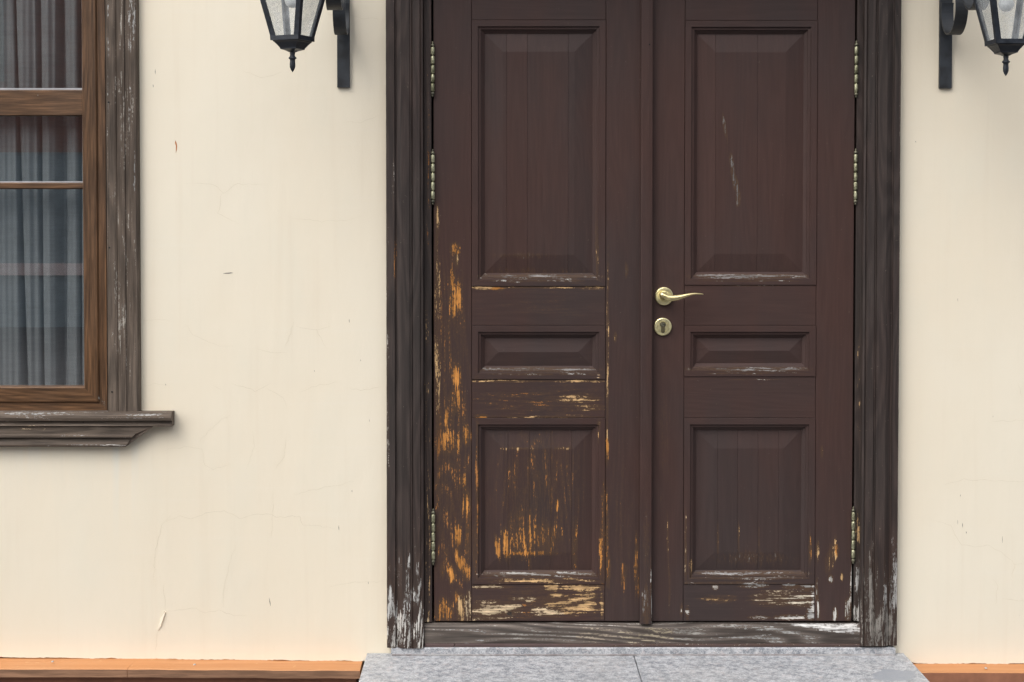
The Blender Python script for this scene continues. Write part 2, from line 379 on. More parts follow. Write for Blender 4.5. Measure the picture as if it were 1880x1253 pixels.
# ------------------------------------------------------------------ house: wall, plinth, ledge, added overhang
house = empty('house', (0, 0, 0), 'cream plastered house wall with hairline cracks around the brown double door', 'house')
SLAB_Z = 0.30
WX0, WX1, WTOP = -5.0, 5.0, 4.6
def wall_bottom(x):                                            # uneven lower edge of the plaster
    px = PX0+x/X(PX0+1)
    py = 1207+7*max(0, min(1, px/668)) if px < 1200 else 1218.5
    return Z(py)
win_x0, win_x1 = X(-420), X(224); win_z0, win_z1 = Z(765), Z(-330)
dor_x0, dor_x1, dor_z1 = X(745), X(1615), Z(-95)
def build_wall():
    xs = sorted(set([WX0, -3.4, win_x0, win_x1, X(300), X(500), dor_x0, dor_x1, X(1664), X(1760), 3.4, WX1] + list(np.linspace(X(-20), X(690), 120)) + list(np.linspace(X(1650), X(1900), 50))))
    zlow = Z(1185)
    zs = sorted(set([zlow, Z(1100), Z(1000), Z(900), Z(830), win_z0, Z(700), Z(600), Z(400), Z(200), Z(0), dor_z1, win_z1, 3.6, WTOP]+list(np.linspace(Z(1080), Z(822), 16))))
    V = []; Fc = []; idx = {}
    def vid(x, y, z):
        k = (round(x, 5), round(y, 5), round(z, 5))
        if k not in idx: idx[k] = len(V); V.append((x, y, z))
        return idx[k]
    def solid(xm, zm):
        if win_x0 < xm < win_x1 and win_z0 < zm < win_z1: return False
        if dor_x0 < xm < dor_x1 and zm < dor_z1: return False
        return True
    T = 0.30
    for i in range(len(xs)-1):
        for j in range(len(zs)-1):
            if not solid((xs[i]+xs[i+1])/2, (zs[j]+zs[j+1])/2): continue
            a, b, c, d = xs[i], xs[i+1], zs[j], zs[j+1]
            Fc.append([vid(a, 0, c), vid(b, 0, c), vid(b, 0, d), vid(a, 0, d)])
    # lower lip: flares out a little, ragged edge
    rng = random.Random(3)
    jit = {x: rng.uniform(-0.0012, 0.0012)+0.0016*math.sin(x*37)*rng.random() for x in xs}
    def lip(x):
        z = wall_bottom(x)+jit[x]
        # rounded corner where the plaster stops at the step
        r = X(1700)-X(1655); dx = x-X(1652)
        if 0 <= dx < r: z = max(z, Z(1219)+r*0.75*(1-math.sqrt(max(0, 1-((r-dx)/r)**2))))
        return z
    for i in range(len(xs)-1):
        a, b = xs[i], xs[i+1]
        if not solid((a+b)/2, zlow+0.001): continue
        prev = [(a, 0, zlow), (b, 0, zlow)]
        for t, fl in ((0.5, -0.0004), (0.85, -0.0010), (1.0, -0.0014)):
            cur = [(a, fl, zlow+(lip(a)-zlow)*t), (b, fl, zlow+(lip(b)-zlow)*t)]
            Fc.append([vid(*cur[0]), vid(*cur[1]), vid(*prev[1]), vid(*prev[0])]); prev = cur
        Fc.append([vid(a, 0.02, lip(a)), vid(b, 0.02, lip(b)), vid(*prev[1]), vid(*prev[0])])
    def rev(x0, x1, z0, z1):   # reveals of an opening
        for q in ([(x0, 0, z0), (x0, T, z0), (x0, T, z1), (x0, 0, z1)], [(x1, T, z0), (x1, 0, z0), (x1, 0, z1), (x1, T, z1)],
                  [(x0, 0, z1), (x0, T, z1), (x1, T, z1), (x1, 0, z1)], [(x0, T, z0), (x0, 0, z0), (x1, 0, z0), (x1, T, z0)]):
            Fc.append([vid(*p) for p in q])
    rev(win_x0, win_x1, win_z0, win_z1); rev(dor_x0, dor_x1, 0.2, dor_z1)
    # back, top and ends of the wall
    bx = [(WX0, WX0+0.001)]
    for (x0, x1, z0, z1) in ((WX0, win_x0, 0, WTOP), (win_x0, win_x1, 0, win_z0), (win_x0, win_x1, win_z1, WTOP), (win_x1, dor_x0, 0, WTOP), (dor_x0, dor_x1, dor_z1, WTOP), (dor_x1, WX1, 0, WTOP)):
        Fc.append([vid(x0, T, z0), vid(x0, T, z1), vid(x1, T, z1), vid(x1, T, z0)])
    Fc.append([vid(WX0, 0, WTOP), vid(WX1, 0, WTOP), vid(WX1, T, WTOP), vid(WX0, T, WTOP)])
    Fc.append([vid(WX0, T, 0), vid(WX0, 0.03, 0), vid(WX0, 0.03, WTOP), vid(WX0, T, WTOP)]); Fc.append([vid(WX1, 0.03, 0), vid(WX1, T, 0), vid(WX1, T, WTOP), vid(WX1, 0.03, WTOP)])
    P = np.array(V); px, py = to_px(P)
    wash = np.clip(np.exp(-((px-225)/26)**2)*np.exp(-np.maximum(py-822, 0)/90.)*(py > 800), 0, 1)
    wash += 0.5*np.exp(-((px-60)/60)**2)*np.exp(-np.maximum(py-822, 0)/40.)*(py > 800)
    return mesh_obj('wall', V, Fc, M['plaster'], house, attrs={'wash': ('FLOAT', wash)})
wall = build_wall()
# plinth face below the ledge
mesh_obj('plinth', *box(WX0, X(655), -0.045, 0.1, 0.0, Z(1243, -0.06), 0.002), M['plinth'], house)
mesh_obj('plinth', *box(X(1662), WX1, -0.066, 0.1, 0.0, Z(1236, -0.066), 0.002), M['plinth'], house)
def ledge(xa, xb, pya, pyb, yfr, front, thick, mat_edge, skew=0.0, skew0=0.0):
    za, zb = Z(pya), Z(pyb); fa, fb = Z(front[0], -yfr), Z(front[1], -yfr)
    n = 24; V = []; Fc = []
    for k in range(n+1):
        t = k/n; x = xa+(xb-xa)*t
        w = 0.0006*math.sin(x*23)+0.0004*math.sin(x*61)
        zb_ = za+(zb-za)*t+w; zf = fa+(fb-fa)*t+w
        xf = x+(skew if t > 0.99 else skew0 if t < 0.01 else 0)
        V += [(x, 0.03, zb_+0.001), (x, -0.0005, zb_), (xf, -yfr+0.002, zf+0.0004), (xf, -yfr, zf-0.0015), (xf, -yfr, zf-thick), (x, 0.03, zf-thick)]
    m = 6
    for k in range(n):
        for i in range(m): Fc.append([k*m+i, k*m+(i+1) % m, (k+1)*m+(i+1) % m, (k+1)*m+i])
    Fc.append(list(range(m))[::-1]); Fc.append([n*m+i for i in range(m)])
    o = mesh_obj('ledge_board', V, Fc, M['ledge'], house)
    o.data.materials.append(mat_edge)
    for k in range(n):
        for i in (3, 4): o.data.polygons[k*m+i].material_index = 1
    return o
LY = 0.085
jx = X(249)
lb = [ledge(WX0, jx-0.0006, 1206.5, 1209.5, LY, (1226.5, 1229), 0.024, M['ledge_shade_edge'], -0.010),
      ledge(jx+0.0006, X(664), 1209.6, 1214.5, LY, (1229.1, 1231.5), 0.024, M['ledge_shade_edge'], 0.0, -0.010),
      ledge(X(1668), WX1, 1219, 1219.5, 0.070, (1235, 1235.5), 0.055, M['plinth'])]
def screw(parent, px, py):
    y = -0.045; x = X(px, y); z = Z(py, y)
    mesh_obj('screw', *revolve([(0, 0.0042), (0.0012, 0.0040), (0.0020, 0.0026), (0.0020, 0.0012), (0.0014, 0.0010)], (x, y, z-0.0004), (0, -0.25, 1), 14), M['steel'], parent, True)
screw(lb[0], 92, 1215); screw(lb[1], 354, 1220.5); screw(lb[1], 629, 1225.5); screw(lb[2], 1815, 1227); screw(lb[2], 1700, 1232.5)

def crack(pts, w=0.0007, mat='crack', name='crack', jitter=1.6, y=-0.0003, seed=1):
    rng = random.Random(seed+int(pts[0][0])); P = []
    for (a, b), (c, d) in zip(pts[:-1], pts[1:]):
        n = max(2, int(math.hypot(c-a, d-b)/7))
        for k in range(n):
            t = k/n; P.append((a+(c-a)*t+rng.uniform(-jitter, jitter), b+(d-b)*t+rng.uniform(-jitter, jitter)))
    P.append(pts[-1]); V = []; Fc = []; n = len(P)
    for i, (a, b) in enumerate(P):
        p = Vector((X(a, 0, b), 0, Z(b)))
        q0, q1 = P[max(0, i-1)], P[min(n-1, i+1)]
        d = Vector((X(q1[0], 0, q1[1])-X(q0[0], 0, q0[1]), 0, Z(q1[1])-Z(q0[1]))).normalized(); s = Vector((-d.z, 0, d.x))
        hw = w*0.5*min(1.0, 0.15+4*min(i, n-1-i)/n)*rng.uniform(0.6, 1.3)
        for sg in (1, -1): V.append((p.x+s.x*hw*sg, y, p.z+s.z*hw*sg))
        for sg in (1, -1): V.append((p.x+s.x*hw*sg, 0.002, p.z+s.z*hw*sg))
    for i in range(n-1):
        a = i*4; b = a+4
        Fc += [[a, a+1, b+1, b], [a+2, a, b, b+2], [a+1, a+3, b+3, b+1]]
    mesh_obj(name, V, Fc, M[mat], wall)
cracks = [[(305, 958), (330, 948), (350, 952), (385, 941), (412, 938), (440, 953), (465, 946), (497, 944), (508, 950), (550, 948), (556, 963), (616, 970)],
          [(318, 940), (296, 966), (285, 1010), (282, 1075)], [(300, 1070), (303, 1120)], [(306, 1122), (360, 1117), (378, 1127), (400, 1120), (430, 1131), (454, 1131)],
          [(290, 1160), (284, 1200), (276, 1207)], [(433, 1000), (418, 1050), (410, 1090), (411, 1116)], [(340, 595), (352, 615), (404, 636), (430, 635)],
          [(545, 600), (580, 607), (600, 640)], [(468, 640), (500, 647), (528, 649)], [(523, 640), (540, 590)], [(580, 608), (608, 598)], [(392, 708), (408, 716)],
          [(427, 705), (446, 710), (468, 718), (498, 703)], [(488, 711), (520, 732), (527, 750)], [(550, 722), (580, 709), (622, 702)], [(640, 712), (664, 717), (700, 710)],
          [(367, 810), (377, 798), (400, 775), (424, 762)], [(296, 828), (345, 820), (372, 826), (376, 855), (390, 862), (424, 852)], [(463, 790), (468, 820), (452, 862)], [(524, 800), (522, 835), (505, 862)],
          [(337, 335), (392, 340), (410, 355), (436, 338), (488, 340)], [(408, 356), (400, 392), (440, 412)], [(530, 400), (590, 407), (640, 404), (665, 396)], [(630, 225), (664, 224), (698, 212)],
          [(445, 130), (480, 144), (520, 132)], [(640, 28), (660, 34), (706, 35)], [(598, 26), (622, 30)], [(540, 908), (575, 900), (650, 884)], [(500, 905), (502, 930), (498, 985)],
          [(605, 1078), (650, 1070), (706, 1068)], [(385, 1200), (420, 1197), (440, 1204)], [(503, 1185), (504, 1208)], [(258, 712), (285, 705), (310, 709)], [(262, 590), (290, 585), (312, 590)],
          [(1705, 952), (1722, 957), (1745, 965), (1764, 1001), (1790, 1004), (1812, 1000), (1840, 1015), (1862, 1036), (1880, 1034)], [(1862, 1036), (1858, 1060)], [(1822, 1062), (1832, 1075), (1828, 1110)],
          [(1818, 773), (1880, 772)], [(1840, 1100), (1880, 1103)], [(1735, 890), (1770, 880), (1800, 882), (1880, 884)], [(1870, 705), (1876, 730)]]
for i, c in enumerate(cracks): crack(c, 0.00095 if i in (0, 2, 3, 4, 12, 14, 15, 35) else 0.0007, seed=i)
crack([(322, 258), (324, 268), (323, 281)], 0.004, 'rust_mark', 'scratch', 0.4)
crack([(410, 502.5), (420, 502), (428, 501.5)], 0.0022, 'dark_mark', 'scratch', 0.3)
crack([(494, 1098), (497, 1113)], 0.0022, 'dark_mark', 'scratch', 0.3)
for (a, b, l) in ((641, 586, 7), (662, 660, 4), (678, 770, 5), (304, 705, 3), (577, 680, 3), (285, 127, 10), (281, 155, 6), (1763, 908, 4), (1767, 960, 9), (1758, 955, 8), (1774, 976, 4), (1758, 548, 6), (1681, 259, 3), (1840, 985, 12), (676, 1068, 5), (646, 900, 4), (622, 965, 9)):
    crack([(a, b), (a+0.4, b+l)], 0.0013, 'dark_mark', 'scratch', 0.2)
# a lifted flake of plaster on the crack
fl = [(301, 1122), (304, 1124), (300, 1136), (296, 1148), (291, 1158), (289, 1157), (290, 1147), (295, 1134)]
Vf = [(X(a, 0, b), -0.0040 if i < 4 else -0.001, Z(b)) for i, (a, b) in enumerate(fl)]+[(X(a, 0, b), 0.002, Z(b)) for a, b in fl]
mesh_obj('plaster_flake', Vf, [[0, 1, 2, 3, 4, 5, 6, 7]]+[[i, i+8, (i+1) % 8+8, (i+1) % 8] for i in range(8)], M['plaster'], wall)
# guessed overhang added above the view to shade the top of the door
cz = 2.64
mesh_obj('added_canopy', *merge([box(X(600), X(1770), -0.30, 0.05, cz, cz+0.10, 0.006), box(X(600)-0.03, X(1770)+0.03, -0.34, -0.30, cz-0.03, cz+0.13, 0.004)]), M['added_canopy'], house)

# ------------------------------------------------------------------ doorstep
step = empty('doorstep', (X(1160), -0.2, 0.0), 'grey speckled granite doorstep below the double door', 'doorstep')
def slab(name, x0, x1, y0, y1, z0, z1, ch=0.002, smear=None, tilt=0.0):
    xs = np.r_[x0, x0, lin(x0+ch, x1-ch, 0.012), x1, x1]; ys = np.r_[y0, y0, lin(y0+ch, y1-ch, 0.012), y1, y1]
    gx, gy = np.meshgrid(xs, ys, indexing='ij'); gz = np.full_like(gx, z1)
    ii, jj = np.meshgrid(np.arange(len(xs)), np.arange(len(ys)), indexing='ij')
    e1 = (ii == 1) | (ii == len(xs)-2) | (jj == 1) | (jj == len(ys)-2); e0 = (ii == 0) | (ii == len(xs)-1) | (jj == 0) | (jj == len(ys)-1)
    gz = np.where(e1, gz-ch, gz); gz = np.where(e0, z0, gz)
    V = np.stack([gx, gy, gz], -1); px, py = to_px(V.reshape(-1, 3))
    sm = np.exp(-((px-1640)/48)**2-((py-1240)/13)**2) if smear else np.zeros(len(px))
    return mesh_obj(name, V, grid_faces(*gx.shape)+[[0, gx.shape[1]-1, gx.size-1, gx.size-gx.shape[1]]], M['granite'], step, attrs={'smear': ('FLOAT', sm)})
SX0, SXJ, SX1 = -0.3856, 0.4025, 1.2025
slab('slab', SX0, SXJ-0.0012, -0.46, -0.002, SLAB_Z-0.035, SLAB_Z)
slab('slab', SXJ+0.0012, SX1, -0.46, -0.002, SLAB_Z-0.035, SLAB_Z+0.0007, smear=True)
slab('riser', SX0+0.015, SX1-0.015, -0.44, -0.05, 0.0, SLAB_Z-0.036)
TZ = Z(1189.5, -0.03)
M['mortar'] = plain('dirty_joint', (0.42, 0.41, 0.405), 0.9, scale=110, col2=(0.24, 0.21, 0.205), stretch=(0.6, 1, 1))
mesh_obj('joint', *box(X(719, -0.03), X(1646, -0.03), -0.0325, 0.08, SLAB_Z+0.0010, SLAB_Z+0.0048), M['mortar'], step)
slab('upper_strip', X(717, -0.03), X(1648, -0.03), -0.030, 0.10, SLAB_Z+0.0050, TZ, 0.003)

# ------------------------------------------------------------------ door frame
YF, YJ, YL = -0.036, -0.012, -0.008        # faces of casing, jamb and leaves
DTOP = Z(-60)
frame = empty('door_frame', (X(1180), 0, TZ), 'dark brown moulded wooden door frame with bleached feet and grey threshold', 'door frame')
def cx(px): return X(px, YF)
lsp = [(716, 1085, 9, 26, 0.75, GW), (720, 1120, 12, 22, 0.80, GW), (724, 1172, 16, 24, 0.95, WH), (735, 1145, 8, 30, 0.62, WH), (752, 1160, 10, 42, 0.72, WH), (770, 1160, 8, 60, 0.84, WH), (768, 1080, 5, 90, 0.58, GW), (745, 1100, 30, 90, 0.40, GW),
       (714, 1042, 4, 14, 0.7, GW), (712, 700, 3, 300, 0.34, GR), (726, 480, 3, 60, 0.48, OD), (722, 250, 3, 200, 0.32, GR)]
yc = YF
prof_l = [(cx(709), 0.0), (cx(709), yc+0.010), (cx(710.5), yc+0.007), (cx(724.5), yc+0.005), (cx(725.5), yc+0.011), (cx(727), yc+0.011), (cx(736), yc+0.002), (cx(737.5), yc), (cx(752), yc), (cx(753), yc+0.0025), (cx(755), yc+0.0025), (cx(756), yc), (cx(757.5), yc+0.003), (cx(758.5), yc), (cx(771), yc), (cx(772.5), yc+0.003), (cx(774), yc), (cx(777), yc+0.002), (cx(777.5), 0.0)]
def edge_wobble(sign):
    def fn(V):
        V = V.copy(); z = V[..., 2]; V[..., 0] += 0.00008*np.sin(z*57)+0.00008*np.sin(z*131)
        return V
    return fn
def crop_casing(prof, name, z0, z1, spots, bw):
    return extrude(name, prof, 'z', z0, z1, frame, M['frame'], 'z', spots, bw=bw, bc=GR, shift=edge_wobble(1))
crop_casing(prof_l, 'casing', Z(1191, YF), DTOP, lsp, 0.06)
FG = (0.185, 0.170, 0.150)
rsp = [(1640, 1090, 10, 80, 0.72, GW), (1630, 1150, 26, 44, 0.78, FG), (1600, 1110, 16, 90, 0.68, FG), (1588, 1120, 8, 80, 0.66, FG), (1607, 1090, 3, 60, 0.64, GW), (1625, 1090, 3, 70, 0.66, GW), (1615, 1165, 34, 34, 0.80, FG), (1645, 1040, 4, 40, 0.58, GW), (1652, 800, 3, 200, 0.36, GW), (1653, 400, 2.5, 250, 0.32, GR)]
prof_r = [(cx(1583.5), 0.0), (cx(1584), yc+0.002), (cx(1587), yc), (cx(1590), yc+0.004), (cx(1592), yc), (cx(1604), yc), (cx(1605.5), yc+0.003), (cx(1607), yc), (cx(1608.5), yc+0.003), (cx(1610), yc), (cx(1626), yc), (cx(1627.5), yc+0.002), (cx(1637), yc+0.011), (cx(1639), yc+0.011), (cx(1640), yc+0.005), (cx(1650.5), yc+0.007), (cx(1652), yc+0.010), (cx(1652), 0.0)]
crop_casing(prof_r, 'casing', Z(1187, YF), DTOP, rsp, 0.06)
# head casing and jambs
extrude('casing', [(Z(-62), 0.0), (Z(-62), yc), (Z(-90), yc), (Z(-130), yc-0.01), (Z(-130), 0.0)], 'x', cx(700), cx(1662), frame, M['frame'], 'x', res=0.02)
thr_top = Z(1145, YJ)
plate('jamb', X(778.5, YJ), X(792.6, YJ), Z(1143, YJ), DTOP, YJ, 0.10, frame, M['frame'], 'z', [(786, 1000, 4, 220, 0.42, TA), (784, 700, 3, 200, 0.34, TA), (786, 330, 3, 160, 0.36, OD), (784, 1140, 4, 4, .9, PA)], bw=0.12, bc=TA)
plate('jamb', X(1570.6, YJ), X(1583, YJ), Z(1141, YJ), DTOP, YJ, 0.10, frame, M['frame'], 'z', [(1576, 1085, 5, 70, 0.82, GW), (1574, 1125, 8, 20, 0.9, WH), (1575, 990, 4, 70, 0.55, TA), (1577, 700, 3, 200, .3, TA)], bw=0.05)
plate('jamb', X(793, YJ), X(1570, YJ), Z(-57), Z(-75), YJ, 0.10, frame, M['frame'], 'x', res=0.02)
TG = (0.25, 0.235, 0.21)
thsp = [(1190, 1167, 45, 14, 0.62, (0.33, 0.28, 0.20)), (1090, 1168, 40, 14, 0.54, (0.30, 0.25, 0.19)), (1270, 1166, 35, 16, 0.52, TG), (1400, 1165, 90, 18, 0.52, (0.29, 0.285, 0.27)), (1540, 1152, 40, 8, 0.70, (0.48, 0.47, 0.45)), (1560, 1172, 40, 10, 0.60, (0.38, 0.375, 0.36)), (1000, 1168, 120, 12, 0.44, TG), (850, 1168, 80, 12, 0.36, (0.33, 0.33, 0.32)), (1480, 1148, 70, 4, 0.66, (0.45, 0.44, 0.42)), (1200, 1147, 250, 3, 0.42, GR)]
thr = plate('threshold', X(778, -0.024), X(1583, -0.024), Z(1182, -0.024), thr_top, -0.024, 0.11, frame, M['sill_wood'], 'x', thsp, bw=0.18, bc=GR, h=lambda x, z: -0.010*np.clip((z-Z(1153, -0.024))/0.014, 0, 1))
for a, b in ((779, 833.4), (834.4, 1583)):
    plate('threshold_strip', X(a, -0.027), X(b, -0.027), TZ+0.0006, Z(1182.6, -0.027), -0.027, 0.06, frame, M['metal_strip'], 'x', [(1300, 1184, 300, 3, 0.3, WH)], bw=0.1, bc=WH)
# black sheet standing in for the shade in the gaps round the leaves
mesh_obj('gap_shade_sheet', *box(X(779), X(1582), 0.055, 0.10, Z(1180), DTOP-0.002), M['black'], frame)

# ------------------------------------------------------------------ door leaves
def xl(px): return X(px, YL)
def zl(py): return Z(py, YL)
ZB = zl(1141)
def raised(x0, x1, z0, z1, bev, rise):
    def h(x, z):
        d = np.minimum(np.minimum(x-x0, x1-x), np.minimum(z-z0, z1-z))
        # shallow side bevels, stronger top and bottom bevels
        return rise*np.clip(d/bev, 0, 1)
    return h
MP = [(0.0, -0.003), (0.0, 0.0012), (0.0008, 0.0020), (0.0180, 0.0020), (0.0188, 0.0012), (0.0190, -0.0030), (0.0196, -0.0030), (0.0262, -0.0040), (0.0275, -0.0052), (0.0280, -0.0092), (0.0290, -0.0095), (0.0372, -0.0170), (0.0385, -0.020)]
def moulding(leaf, x0, x1, z0, z1, side, spots, bw):
    p = dense(MP, 0.0028)
    L = lin(0, 1, RES/max(x1-x0 if side in 'bt' else z1-z0, 0.01))
    V = np.zeros((len(p), len(L), 3)); t = p[:, 0:1]; yy = YL-p[:, 1:2]
    if side in 'bt':
        V[..., 0] = x0+t+(x1-x0-2*t)*L[None]; V[..., 2] = (z0+t) if side == 'b' else (z1-t)
    else:
        V[..., 2] = z0+t+(z1-z0-2*t)*L[None]; V[..., 0] = (x0+t) if side == 'l' else (x1-t)
    V[..., 1] = yy
    f = grid_faces(V.shape[0], V.shape[1], flip=(side in 'br'))
    return mesh_obj('moulding', V, f, M['door'], leaf, attrs=wood_attrs(V, 'x' if side in 'bt' else 'z', spots, bw, WH if side == 'b' else TA))
def make_leaf(leaf, xa, xb, xi0, xi1, bars, panels, S):
    """xa..xb leaf, xi0..xi1 inner edges of the stiles (photo px); bars: rails (top, bottom); panels: (top, bottom, joints)"""
    top = DTOP-0.004
    gp = 0.0004
    plate('stile', xl(xa), xl(xi0)-gp, ZB, top, YL, 0.045, leaf, M['door'], 'z', S['stile_a'], bw=S.get('bw', 0.0))
    plate('stile', xl(xi1)+gp, xl(xb), ZB, top, YL, 0.045, leaf, M['door'], 'z', S['stile_b'], bw=S.get('bw', 0.0))
    for a, b in bars:
        plate('rail', xl(xi0)+gp, xl(xi1)-gp, ZB if b is None else zl(b), top if a is None else zl(a), YL+0.0006, 0.045, leaf, M['door'], 'x', S['rail'], bw=S.get('bw', 0.0))
    for a, b, joints in panels:
        x0, x1, z0, z1 = xl(xi0)+gp, xl(xi1)-gp, zl(b)+gp, zl(a)-gp
        for s in 'lrtb': moulding(leaf, x0, x1, z0, z1, s, S['mould'], (S['mb'] if s == 'b' else S.get('bw', 0.0)))
        fx0, fx1, fz0, fz1 = x0+0.034, x1-0.034, z0+0.034, z1-0.034
        bev = 0.054 if b-a > 150 else 0.046; rise = 0.0078
        yp = YL+0.0185
        pn = bpy.data.objects.new('panel', None); COL.objects.link(pn); pn.parent = leaf
        pn.location = Vector(((fx0+fx1)/2, yp, fz0))-wloc(leaf); pn.empty_display_size = 0.05
        hh = raised(fx0+0.003, fx1-0.003, fz0+0.003, fz1-0.003, bev, rise)
        ex = [fx0]+[xl(j) for j in joints]+[fx1]
        for u, v in zip(ex[:-1], ex[1:]):
            dd = random.uniform(-0.0003, 0.0003)
            plate('board', u+(0.00015 if u > fx0 else 0), v-(0.00015 if v < fx1 else 0), fz0, fz1, yp+dd, yp+0.02, pn, M['door'], 'z' if joints else 'x', S['board'], h=hh, ch=0.0004, bw=S.get('bw', 0.0))

left = empty('door_leaf', (xl(986), YL, ZB), 'brown panelled door leaf with peeling orange patches and no handle', 'door', 'leaves of the double door')
right = empty('door_leaf', (xl(1383), YL, ZB), 'brown panelled door leaf carrying the brass lever handle and lock', 'door', 'leaves of the double door')
SL = {'bw': 0.02, 'mb': 0.12,
 'stile_a': [(836, 458, 9, 12, 0.80, OR), (838, 478, 5, 16, 0.55, TA), (830, 520, 6, 26, 0.70, OR), (832, 560, 8, 26, 0.82, OR), (842, 545, 5, 35, 0.68, OR), (803, 530, 5, 70, 0.62, TA), (802, 420, 5, 60, 0.48, TA), (803, 690, 6, 110, 0.52, TA), (838, 690, 9, 26, 0.84, OR), (836, 735, 10, 30, 0.80, OR), (820, 765, 4, 20, .7, OR), (856, 800, 8, 20, 0.84, OR), (825, 815, 24, 26, 0.58, OR), (806, 800, 6, 60, 0.60, OD),
             (850, 885, 8, 14, 0.70, OR), (857, 925, 8, 30, 0.72, OR), (859, 960, 7, 70, 0.58, OD), (841, 985, 7, 24, 0.95, OR), (841, 1012, 5, 10, 0.85, OR), (846, 1035, 9, 22, 0.98, OR, -20), (855, 1050, 8, 18, 0.85, OR), (830, 1052, 8, 20, 0.72, OR), (812, 1048, 5, 18, 0.60, OD), (846, 1120, 8, 26, 0.98, TA), (860, 1118, 5, 30, 0.85, PA), (816, 1122, 18, 24, 0.66, OR), (838, 1095, 4, 14, .6, OR), (830, 880, 40, 260, 0.29, OD), (826, 620, 40, 160, 0.27, OD), (806, 880, 8, 120, 0.38, OD)],
 'stile_b': [(1114.5, 1000, 3, 90, 0.66, OR), (1117, 1045, 4, 30, 0.80, OR), (1114.5, 830, 3, 30, 0.62, OR), (1115, 690, 2.5, 170, 0.52, TA), (1116, 560, 2.5, 90, 0.45, TA), (1146, 1058, 7, 26, 0.50, OD), (1168, 1030, 4, 60, 0.42, OR), (1172, 1075, 4, 20, .48, OR), (1150, 495, 3, 14, 0.66, SM), (1130, 620, 3, 10, 0.5, TA), (1140, 960, 25, 150, 0.16, OD)],
 'rail': [(890, 529, 26, 3.5, 0.80, TA), (912, 530, 16, 3.5, 0.90, OR), (1090, 529, 26, 2.8, 0.92, TA), (990, 528, 90, 2.4, 0.60, TA), (930, 700, 70, 2.6, 0.74, TA), (1080, 700, 34, 2.4, 0.74, TA), (1000, 700, 60, 2, 0.52, TA), (1060, 735, 44, 14, 0.40, TA), (1085, 748, 30, 8, .40, TA), (884, 764, 12, 4, 0.70, OR), (1000, 766, 110, 3, .45, TA), (990, 735, 120, 34, 0.25, OD),
          (900, 1120, 34, 15, 0.94, PA), (935, 1118, 24, 12, 0.80, PA), (900, 1136, 40, 4, .6, PA), (936, 1126, 6, 6, 1.15, (0.05, 0.045, 0.04)), (1045, 1112, 50, 16, 0.84, TA), (1075, 1100, 20, 16, 0.85, TA), (1010, 1122, 36, 12, 0.62, PA), (1014, 1079, 13, 7, 0.98, TA), (1070, 1079, 40, 4.5, 0.92, TA), (905, 1078, 34, 3.5, 0.86, PA), (960, 1100, 30, 5, 0.68, PA), (970, 1102, 9, 3.5, 0.95, PA), (1105, 1110, 3, 24, 0.75, TA), (1020, 1092, 16, 4, .7, TA), (990, 1108, 130, 34, 0.30, OD), (990, 560, 130, 34, .14, OD)],
 'board': [(929, 1000, 7, 28, 0.90, OR, -6), (914, 1005, 5, 24, 0.78, OR, -10), (960, 990, 30, 34, 0.50, OR), (1000, 985, 36, 30, 0.52, OR), (975, 1016, 45, 5, 0.82, OR), (960, 960, 30, 40, 0.42, OD), (1022, 928, 5, 12, 0.66, OR), (1022, 984, 12, 8, 0.50, OR), (1055, 1000, 6, 50, 0.48, OR), (972, 990, 2.5, 60, 0.66, OR), (950, 824, 30, 2.5, 0.55, TA), (1033, 824, 16, 3, 0.60, TA), (990, 900, 90, 130, 0.25, OD), (960, 470, 60, 6, .28, SM), (980, 500, 90, 10, .22, OD)],
 'mould': [(990, 508, 100, 4, 0.62, GM), (990, 516, 100, 2, 0.42, GW), (990, 679, 100, 4, 0.62, GM), (990, 687, 100, 2, .40, GW), (990, 1055, 100, 5, 0.66, (0.30,0.29,0.27)), (985, 1066, 90, 5, 0.50, TA), (1104, 1020, 4, 50, 0.54, OR), (1108, 980, 4, 90, 0.50, OD), (872, 1000, 5, 60, 0.46, OR), (876, 900, 4, 140, 0.44, OD), (1096, 450, 3, 60, .4, TA), (1100, 750, 4, 60, .35, TA)]}  # GM spots: weathered lower lips, their grey highlight put into the colour
make_leaf(left, 796.4, 1185.5, 866, 1111.5, [(None, 37), (526, 598), (697, 768), (1073, None)],
          [(37, 526, [930, 968, 1043]), (598, 697, []), (768, 1073, [933, 972, 1012, 1050])], SL)
